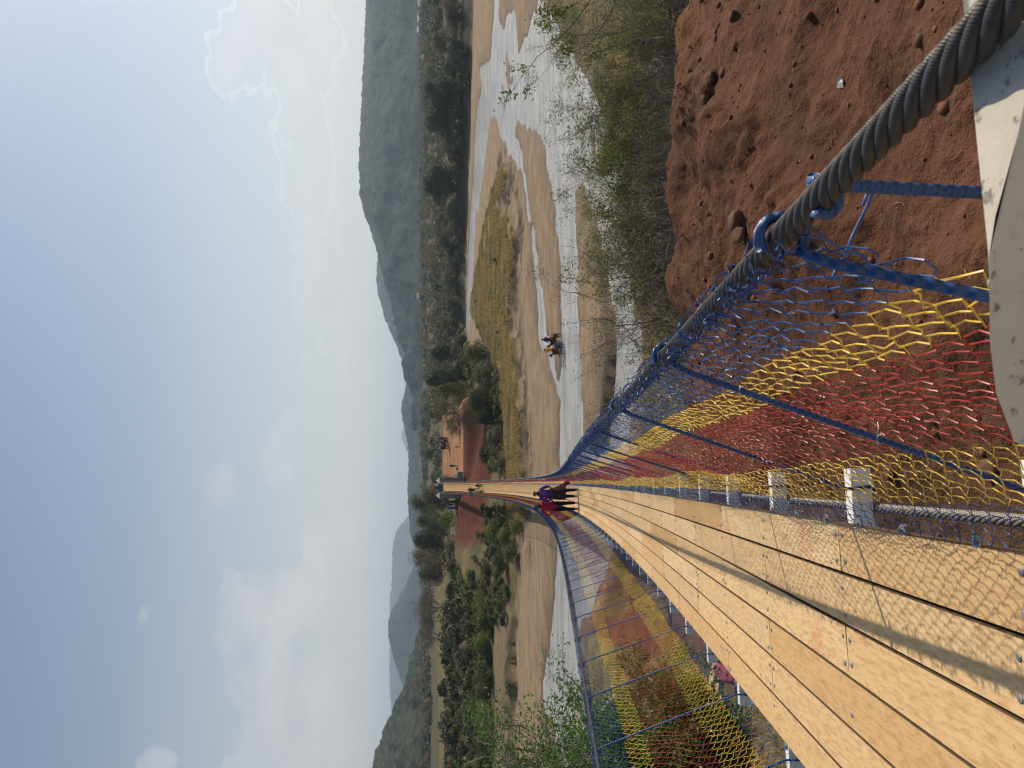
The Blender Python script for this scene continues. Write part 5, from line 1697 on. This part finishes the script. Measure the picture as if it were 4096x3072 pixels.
COAT = simple('grey_brown_coat', (.075, .055, .042), .9, .3, 8, .3)
PALE = simple('pale_muzzle', (.30, .25, .20), .9, .2, 8, .2)
dk, regs = donkey_mesh()
for r_ in regs:
    dk.materials.append(COAT if r_ == 'coat' else PALE)
DG = 'donkeys wading in the river'
RG = 'riders crossing the river'
for k, (u, v, hd, top, bot, lab, rlab, wear) in enumerate(((1714, 2244, .62, NAVYC, BLACKC, 'dark donkey with maroon saddle cloth wading under the rider in black', 'rider in black with a red and white chest bag on the right donkey', None),
                                                         (1673, 2254, .42, YELLOWC, BROWNC, 'dark donkey with maroon saddle cloth and blue container wading under the rider in yellow', 'rider in mustard yellow shirt and white cap on the left donkey', ('cap', WHITEC)))):
    p = on_z(u, v, ZR)
    # heading is away from us and slightly left
    o = empty('donkey', (p[0], p[1], ZR - .20), math.pi + hd, lab, 'donkey', DG)
    link('body', dk, o)
    th = np.linspace(-1.25, 1.25, 13); mb = MB(); V = []
    for yy in np.linspace(-.22, .50, 7):
        V += [((.235 + .015 * math.sin(yy * 9)) * math.sin(a), yy, .86 + .235 * math.cos(a)) for a in th]
    mb.add(V, [[i * 13 + j, i * 13 + j + 1, i * 13 + j + 14, i * 13 + j + 13] for i in range(6) for j in range(12)])
    sc_ = mb.build('saddle_cloth', MAROONC, o, True); sm = sc_.modifiers.new('thick', 'SOLIDIFY'); sm.thickness = .03; sm.offset = 1
    V = []
    for yy in (.47, .50, .535):
        V += [(.262 * math.sin(a), yy, .86 + .262 * math.cos(a)) for a in th]
    mb = MB(); mb.add(V, [[i * 13 + j, i * 13 + j + 1, i * 13 + j + 14, i * 13 + j + 13] for i in range(2) for j in range(12)])
    e_ = mb.build('cloth_edge', WHITEC, sc_, True); sm = e_.modifiers.new('thick', 'SOLIDIFY'); sm.thickness = .02; sm.offset = 1
    r = person((p[0], p[1] + .02, ZR - .20 + .24), math.pi + hd, 'ride', dict(top=top, bottom=bot, shoe=BROWNC), rlab, 1.68, RG, wear or ('cap', cloth('pale_blue_cap', (.25, .32, .38))))
    if k == 0:
        MB().lathe([(0, -.13), (.08, -.11), (.10, 0), (.08, .11), (0, .13)], (-.12, .10, 1.24), 10).build('bag', cloth('red_white_bag', (.55, .10, .13), .7, .6), r, True)
    else:
        b = MB(); b.box((-.42, .10, .62), (.22, .34, .42)); b.lathe([(.04, .83), (.04, .89), (0, .89)], (-.42, .2, 0), 8); b.tube([(-.42, -.02, .83), (-.42, .0, .92), (-.42, .1, .92), (-.42, .14, .83)], .018, 6)
        ob_ = b.build('container', simple('blue_plastic', (.012, .05, .25), .4, .1, 4, 0)); ob_.location = o.location; ob_.rotation_euler = o.rotation_euler
        bv = ob_.modifiers.new('soft', 'BEVEL'); bv.width = .025; bv.segments = 2
        tag(ob_, 'blue plastic water container hanging on the flank of the left donkey', 'container')

# ------------------------------------------------------------------ silver pickup on the far left field
SILV = simple('silver_car_paint', (.52, .53, .54), .3, .05, 3, 0, .5, .5)
GLASS = simple('dark_car_glass', (.012, .014, .016), .08, .1, 3, 0, 0, .6)
TYRE = simple('black_tyre', (.012, .012, .012), .85, .2, 12, .2)
CHROME = simple('bright_trim', (.75, .75, .73), .2, .05, 3, 0, .8, .5)
u, v = 802, 1757
p = on_z(u, v, -4.3)
pk = empty('pickup_truck', (p[0], p[1], ground(p[0], p[1]) + .0), -.28, 'silver double cab pickup parked half hidden in dry grass by the dark trees', 'pickup')
mb = MB()
sec = [(-2.45, .46, .95, .84), (-2.3, .45, 1.02, .88), (-1.5, .42, 1.06, .90), (-.95, .42, 1.08, .91), (.0, .40, 1.10, .92), (1.0, .40, 1.10, .92), (1.05, .42, 1.12, .92), (2.4, .48, 1.10, .90), (2.5, .55, 1.05, .88)]
V = []
for x_, zb, zt_, hw in sec:
    V += [(x_, -hw * .94, zb), (x_, -hw, zb + .22), (x_, -hw * .97, zt_ - .06), (x_, -hw * .88, zt_), (x_, hw * .88, zt_), (x_, hw * .97, zt_ - .06), (x_, hw, zb + .22), (x_, hw * .94, zb)]
F = [[i * 8 + j, i * 8 + (j + 1) % 8, (i + 1) * 8 + (j + 1) % 8, (i + 1) * 8 + j] for i in range(len(sec) - 1) for j in range(8)]
e = (len(sec) - 1) * 8
mb.add(V, F + [[0, 7, 6, 1], [1, 6, 5, 2], [2, 5, 4, 3], [e, e + 1, e + 6, e + 7], [e + 1, e + 2, e + 5, e + 6], [e + 2, e + 3, e + 4, e + 5]])
cab = [(-1.05, 1.06, .86), (-.35, 1.62, .70), (.55, 1.66, .70), (1.0, 1.10, .84)]
V = [(x_, s * hw, z_) for x_, z_, hw in cab for s in (-1, 1)]
mb.add(V, [[0, 1, 3, 2], [2, 3, 5, 4], [4, 5, 7, 6], [0, 2, 4, 6], [1, 7, 5, 3]])
bd = mb.build('body', SILV, pk, False)
for s in (-1, 1):
    q = [(-.92, s * .862, 1.12), (-.38, s * .745, 1.55), (.05, s * .745, 1.57), (.05, s * .865, 1.12)]
    MB().add(q, [[0, 1, 2, 3]]).build('side_window', GLASS, pk)
    q = [(.12, s * .865, 1.12), (.12, s * .745, 1.57), (.54, s * .745, 1.58), (.86, s * .865, 1.14)]
    MB().add(q, [[0, 1, 2, 3]]).build('side_window', GLASS, pk)
    for x_ in (-1.55, 1.6):
        wb = MB(); th = np.arange(16) * math.pi / 8
        for y_ in (s * .68, s * .90):
            wb.add([(x_ + .36 * math.cos(a), y_, .36 + .36 * math.sin(a)) for a in th])
        wb.f4.append(np.array([[j, (j + 1) % 16, 16 + (j + 1) % 16, 16 + j] for j in range(16)])); wb.m4.append(np.zeros(16))
        wb.f3.append(np.array([[b_, b_ + j, b_ + j + 1] for b_ in (0, 16) for j in range(1, 15)])); wb.m3.append(np.zeros(28))
        wo = wb.build('wheel', TYRE, pk)
        MB().add([(x_ + .2 * math.cos(a), s * .906, .36 + .2 * math.sin(a)) for a in th], None, [[0, j, j + 1] for j in range(1, 15)]).build('rim', CHROME, wo)
    MB().box((-2.44, s * .62, .86), (.06, .34, .16)).build('headlight', CHROME, pk)
MB().add([(-1.02, -.74, 1.10), (-1.02, .74, 1.10), (-.38, .62, 1.60), (-.38, -.62, 1.60)], [[0, 1, 2, 3]]).build('windscreen', GLASS, pk)
MB().box((2.52, 0, .60), (.14, 1.7, .2)).build('rear_bumper', CHROME, pk)
MB().box((-2.50, 0, .58), (.16, 1.7, .24)).build('front_bumper', CHROME, pk)
pk.rotation_euler[2] = math.pi - .25

# tiny houses far out on the plain
for k, (dx, dy) in enumerate(((884, 4), (884, 40), (886, 66), (898, 640))):
    u, v = disp(dx, dy); y_ = 560 + 20 * k
    x_ = ray(u, v)[0] / ray(u, v)[1] * y_
    h_ = empty('farm_house', (x_, y_, ground(x_, y_) - .3), .2 * k, ('tiny white farm house on the plain at the photo edge', 'second tiny white farm house under the long hill', 'third tiny white farm house nearer the big dark pair', 'tiny pale house at the hill foot beyond the island')[k], 'house', 'tiny houses on the plain')
    MB().box((0, 0, 1.5), (9, 6, 3.2)).build('wall', WHITEC, h_)
    mb = MB(); mb.add([(-5, -3.4, 3.1), (5, -3.4, 3.1), (5, 3.4, 3.1), (-5, 3.4, 3.1), (-4.6, 0, 4.8), (4.6, 0, 4.8)], [[0, 1, 5, 4], [3, 4, 5, 2]], [[0, 4, 3], [1, 2, 5]]); mb.build('roof', GREYC, h_)

# ------------------------------------------------------------------ loose things on the ground
MAT_ROCK = simple('brown_rock', (.115, .062, .038), .9, .4, 6, .6, 0, .2, .02)
MAT_ROCK_G = simple('river_rock', (.25, .19, .14), .85, .35, 5, .6, 0, .2, .03)
MAT_CLOD = simple('earth_clod', (.16, .075, .042), .95, .35, 12, .6, 0, .1, .01)


def rock_geo(q, r, n=3, flat=.75):
    import bmesh
    bm = bmesh.new(); bmesh.ops.create_icosphere(bm, subdivisions=n, radius=1.0)
    v = np.array([w.co[:] for w in bm.verts]); f = np.array([[w.index for w in k.verts] for k in bm.faces]); bm.free()
    s = q.uniform(0, 99)
    v = v * (1 + .30 * vnoise(v[:, 0] * 1.1 + s, v[:, 1] * 1.1, v[:, 2] * 1.1) + .13 * vnoise(v[:, 0] * 3 + s, v[:, 1] * 3, v[:, 2] * 3))[:, None]
    v = np.sign(v) * np.abs(v) ** .88
    return v * r * np.array([q.uniform(.8, 1.25), q.uniform(.8, 1.2), flat * q.uniform(.8, 1.2)]), f


q = np.random.default_rng(3)
for k, (px, py, r_, lab) in enumerate(((2856, 317, .16, 'largest brown rock on the red slope near the lip'), (2894, 292, .10, 'small round rock next to the largest one on the red slope'), (2834, 400, .13, 'grey brown rock below the largest one, on the red lip'),
                                       (2952, 880, .14, 'brown rock on the red slope above the fallen stick'), (2970, 935, .12, 'flat brown rock near the netting on the red slope'),
                                       (3560, 1890, .07, 'pale stone behind the red netting'), (3960, 1880, .09, 'grey stone behind the netting close to the pier'), (2935, 60, .10, 'reddish rock near the photo edge'))):
    p = hit(3072 - py, px, 1.5, 60)
    r_ *= .62
    v, f = rock_geo(q, r_, 3, .6)
    o = MB().add(v, None, f).build('rock', MAT_ROCK, None, True); o.location = (p[0], p[1], ground(p[0], p[1]) + r_ * .25)
    tag(o, lab, 'rock', 'rocks on the red slope')
# pebbles, clods and litter
mb = MB()
for k in range(6500):
    x_ = q.uniform(-1.0, 11.5); y_ = q.uniform(1.0, 13.2)
    if x_ < .0 and y_ < 1.5:
        continue
    r_ = .0036 * (1 / max(q.uniform(0, 1), .012)) ** .5 * (1 + .05 * y_)
    if r_ > .05:
        continue
    v, f = rock_geo(q, r_, 1)
    mb.add(v + np.array([x_, y_, 0]), None, f, 0 if q.uniform() < .8 else 1)
    mb.v[-1][:, 2] += 0
xy = np.array([m_.mean(0)[:2] for m_ in mb.v]); gz = ground(xy[:, 0], xy[:, 1])
for m_, g_ in zip(mb.v, gz):
    m_[:, 2] += g_ + .15 * (m_[:, 2].max() - m_[:, 2].min())
tag(mb.build('pebbles', [MAT_CLOD, MAT_ROCK], None, True), 'clods and pebbles strewn over the red slope', None, None, 'stuff')
MAT_ROOT = simple('pale_root', (.26, .15, .085), .9, .3, 20, .3)
mb = MB()
for k in range(120):
    x_ = q.uniform(0, 8); y_ = q.uniform(1.6, 11); L_ = q.uniform(.04, .22) * (1 + .05 * y_); a = q.uniform(0, 6.28)
    n_ = 6; px_ = x_ + np.cumsum(np.r_[0, np.cos(a + q.normal(0, .5, n_))]) * L_ / n_; py_ = y_ + np.cumsum(np.r_[0, np.sin(a + q.normal(0, .5, n_))]) * L_ / n_
    mb.tube(np.stack([px_, py_, ground(px_, py_) + .006 + .01 * q.random(n_ + 1)], -1), np.linspace(.003, .0012, n_ + 1) * (1 + .08 * y_), 5)
tag(mb.build('root_litter', MAT_ROOT, None, True), 'dry roots and straw bits on the red earth', None, None, 'stuff')
p = hit(2739, 3372, 1.5, 40)
mb = MB(); g_ = [(-.045, -.02, .0), (-.01, -.035, .012), (.03, -.01, .0), (.052, .0, .03), (.025, .028, .008), (-.02, .03, .02), (0, 0, .028)]
mb.add(np.array(g_) * 1.1, None, [[0, 1, 6], [1, 2, 6], [2, 3, 6], [3, 4, 6], [4, 5, 6], [5, 0, 6]])
o = mb.build('paper_scrap', WHITEC); o.location = (p[0], p[1], ground(p[0], p[1]) + .012); sm = o.modifiers.new('thick', 'SOLIDIFY'); sm.thickness = .002
tag(o, 'crumpled white paper scrap on the red slope', 'litter')

# driftwood, root stump and boulders on the left shore, seen over the netting
p = hit(190, 2395, 20)
for k, (u, v, r_, lab) in enumerate(((292, 2362, .62, 'brown boulder at the water edge beside the root stump'), (120, 2395, .55, 'brown boulder behind the glossy bush on the left shore'), (215, 2440, .5, 'boulder seen through the top of the left netting'), (250, 2475, .55, 'pale boulder below the root stump'))):
    c = hit(u, v, 15); vv_, f = rock_geo(q, r_, 3)
    o = MB().add(vv_, None, f).build('boulder', MAT_ROCK_G, None, True); o.location = (c[0], c[1], ground(c[0], c[1]) + r_ * .2); tag(o, lab, 'boulder', 'boulders on the left shore')
st = empty('root_stump', (p[0], p[1], ground(p[0], p[1])), 0, 'black uprooted stump with one long bleached limb on the left shore', 'stump')
out, tips = [], []
for k in range(9):
    a = k * .7
    grow(q, (0, 0, .3), (math.cos(a), math.sin(a) * .6, .35 + .3 * math.sin(k)), .75, .15, 2, out, tips, .8, (1, 2), .6, -.05, 6)
branches_mesh(out, (8, 6, 5)).build('root', simple('charred_wood', (.020, .016, .014), .9, .3, 9, .5), st, True)
MB().tube([(-1.1, -.6, .1), (-.5, -.5, .55), (.1, -.45, .9), (.7, -.3, 1.25), (1.5, -.1, 1.3)], [.07, .11, .13, .10, .05], 9).build('limb', BARK_PALE, st, True)

# things under the first metres of deck, left
SACK = NT('striped_sack'); oc = SACK.coord(); wv = SACK.n('ShaderNodeTexWave', wave_type='BANDS', bands_direction='Y', i_Vector=oc, i_Scale=5.5, i_Distortion=1.0)
SACK.bsdf(SACK.mix(wv.outputs[1], (.13, .02, .03), (.34, .08, .11)), .9, SACK.bump(SACK.noise(oc, 6, 4), .6, .02))
c = hit(318, 2948, 2, 20)
v, f = rock_geo(q, .24, 3, .6)
v = v * np.array([.8, 1.7, .8])
o = MB().add(v, None, f).build('sack', SACK.mat, None, True); o.location = (c[0] + .27, c[1] + .1, c[2] + .16); tag(o, 'red striped woven sack lying under the left deck edge', 'sack')
for k in range(4):
    c2 = np.array([c[0] + .35, c[1] + .55, c[2]]) + np.array([q.uniform(-.1, .1), q.uniform(-.15, .15), .05 + .055 * k])
    o = MB().box((0, 0, 0), (.16, 1.3, .045)).build('board', MAT_WOOD); o.location = c2; o.rotation_euler = (0, q.uniform(-.05, .05), 1.2 + q.uniform(-.3, .3))
    tag(o, 'offcut board in the loose pile beside the striped sack under the deck', 'board', 'offcut boards under the deck')
mb = MB()
for k in range(26):
    v, f = rock_geo(q, q.uniform(.14, .26), 2)
    zz = q.uniform(0, 1)
    mb.add(v + np.array([-1.18 + q.uniform(-.16, .10), q.uniform(1.0, 2.3), -2.75 + 1.25 * zz]), None, f)
tag(mb.build('rubble_wall', MAT_CLOD, None, True), 'rough rust brown rubble wall under the deck start, behind the left netting', 'wall')

# ------------------------------------------------------------------ grass
def grass(name, label, xs, ys, hh, ww, mats, seed, blades=7, z=None):
    q = np.random.default_rng(seed)
    n = len(xs); zs = ground(xs, ys)
    P = np.repeat(np.stack([xs, ys, zs - .02], -1), blades, 0); H = np.repeat(hh, blades) * q.uniform(.5, 1.2, n * blades); W = np.repeat(ww, blades)
    a = q.uniform(0, 6.283, n * blades); le = q.uniform(.1, .75, n * blades)
    P[:, 0] += q.normal(0, 1, n * blades) * W * 3; P[:, 1] += q.normal(0, 1, n * blades) * W * 3
    d = np.stack([np.cos(a), np.sin(a), 0 * a], -1); s = np.stack([-np.sin(a), np.cos(a), 0 * a], -1)
    v0 = P - s * W[:, None] * .5; v1 = P + s * W[:, None] * .5
    mid = P + d * (le * H * .3)[:, None] + np.array([0, 0, 1]) * (H * .6)[:, None]
    tip = P + d * (le * H)[:, None] + np.array([0, 0, 1]) * (H * (1 - .35 * le))[:, None]
    m0, m1 = mid - s * W[:, None] * .35, mid + s * W[:, None] * .35
    v = np.stack([v0, v1, m1, m0, tip], 1).reshape(-1, 3); i = np.arange(n * blades)[:, None] * 5
    mb = MB().add(v, i + np.array([[0, 1, 2, 3]]), i + np.array([[3, 2, 4]]))
    return tag(mb.build(name, mats), label, None, None, 'stuff')


GR_Y = leaf_mat('dry_grass_blade', (.115, .090, .036), (.26, .19, .075), .3)
GR_D = leaf_mat('straw_blade', (.16, .115, .05), (.33, .245, .12), .3)
GR_G = leaf_mat('green_grass_blade', (.050, .052, .018), (.135, .120, .045), .3)
xs, ys = q.uniform(-40, 45, 60000), q.uniform(58, 165, 60000)
gs = sdf(xs, ys, GRASS) + .9 * fbm(xs * .3, ys * .3, 7, 4)
fb = fbm(xs * .22, ys * .45, 5, 4)
k = (gs > .2) & (fb > -.02)
grass('grass', 'tall dry yellow grass on the river island', xs[k][:7000], ys[k][:7000], np.full(min(k.sum(), 7000), .5), np.full(min(k.sum(), 7000), .06), GR_Y, 1, 6)
k = (gs > .0) & (fb < -.12) & (fb > -.45)
grass('grass', 'low olive green weeds in patches on the river island', xs[k][:4500], ys[k][:4500], np.full(min(k.sum(), 4500), .36), np.full(min(k.sum(), 4500), .07), GR_G, 5, 6)
xs, ys = q.uniform(-16, -1.0, 16000), 2.0 + 34 * q.uniform(0, 1, 16000) ** 1.6
k = (abs(xs + .7 + .18 * ys + .3 * np.sin(ys * .5)) > .75 + .4 * vnoise(xs, ys, 2)) & ((xs < -1.9) | (ys > 5))
xs, ys = xs[k], ys[k]
grass('grass', 'dry matted grass on the slope under the left netting', xs, ys, .09 + .007 * ys, .006 + .0012 * ys, GR_D, 2, 8)
k = (fbm(xs * .5, ys * .5, 3, 3) > .62)
grass('grass', 'green weeds on the slope under the left netting', xs[k], ys[k], .18 + .012 * ys[k], .014 + .0015 * ys[k], GR_G, 3, 7)
# weeds on the near right bank between brush and water
xs, ys = q.uniform(2, 26, 6000), q.uniform(14.5, 46, 6000)
k = (ys < np.interp(xs, NSX, NSY) - 1.2) & (ys > np.interp(xs, NSX, NSY) - 9) & (fbm(xs * .3, ys * .3, 8, 3) > -.1)
grass('grass', 'low weeds on the right near bank', xs[k], ys[k], np.full(k.sum(), .30), np.full(k.sum(), .03), GR_Y, 4, 7)
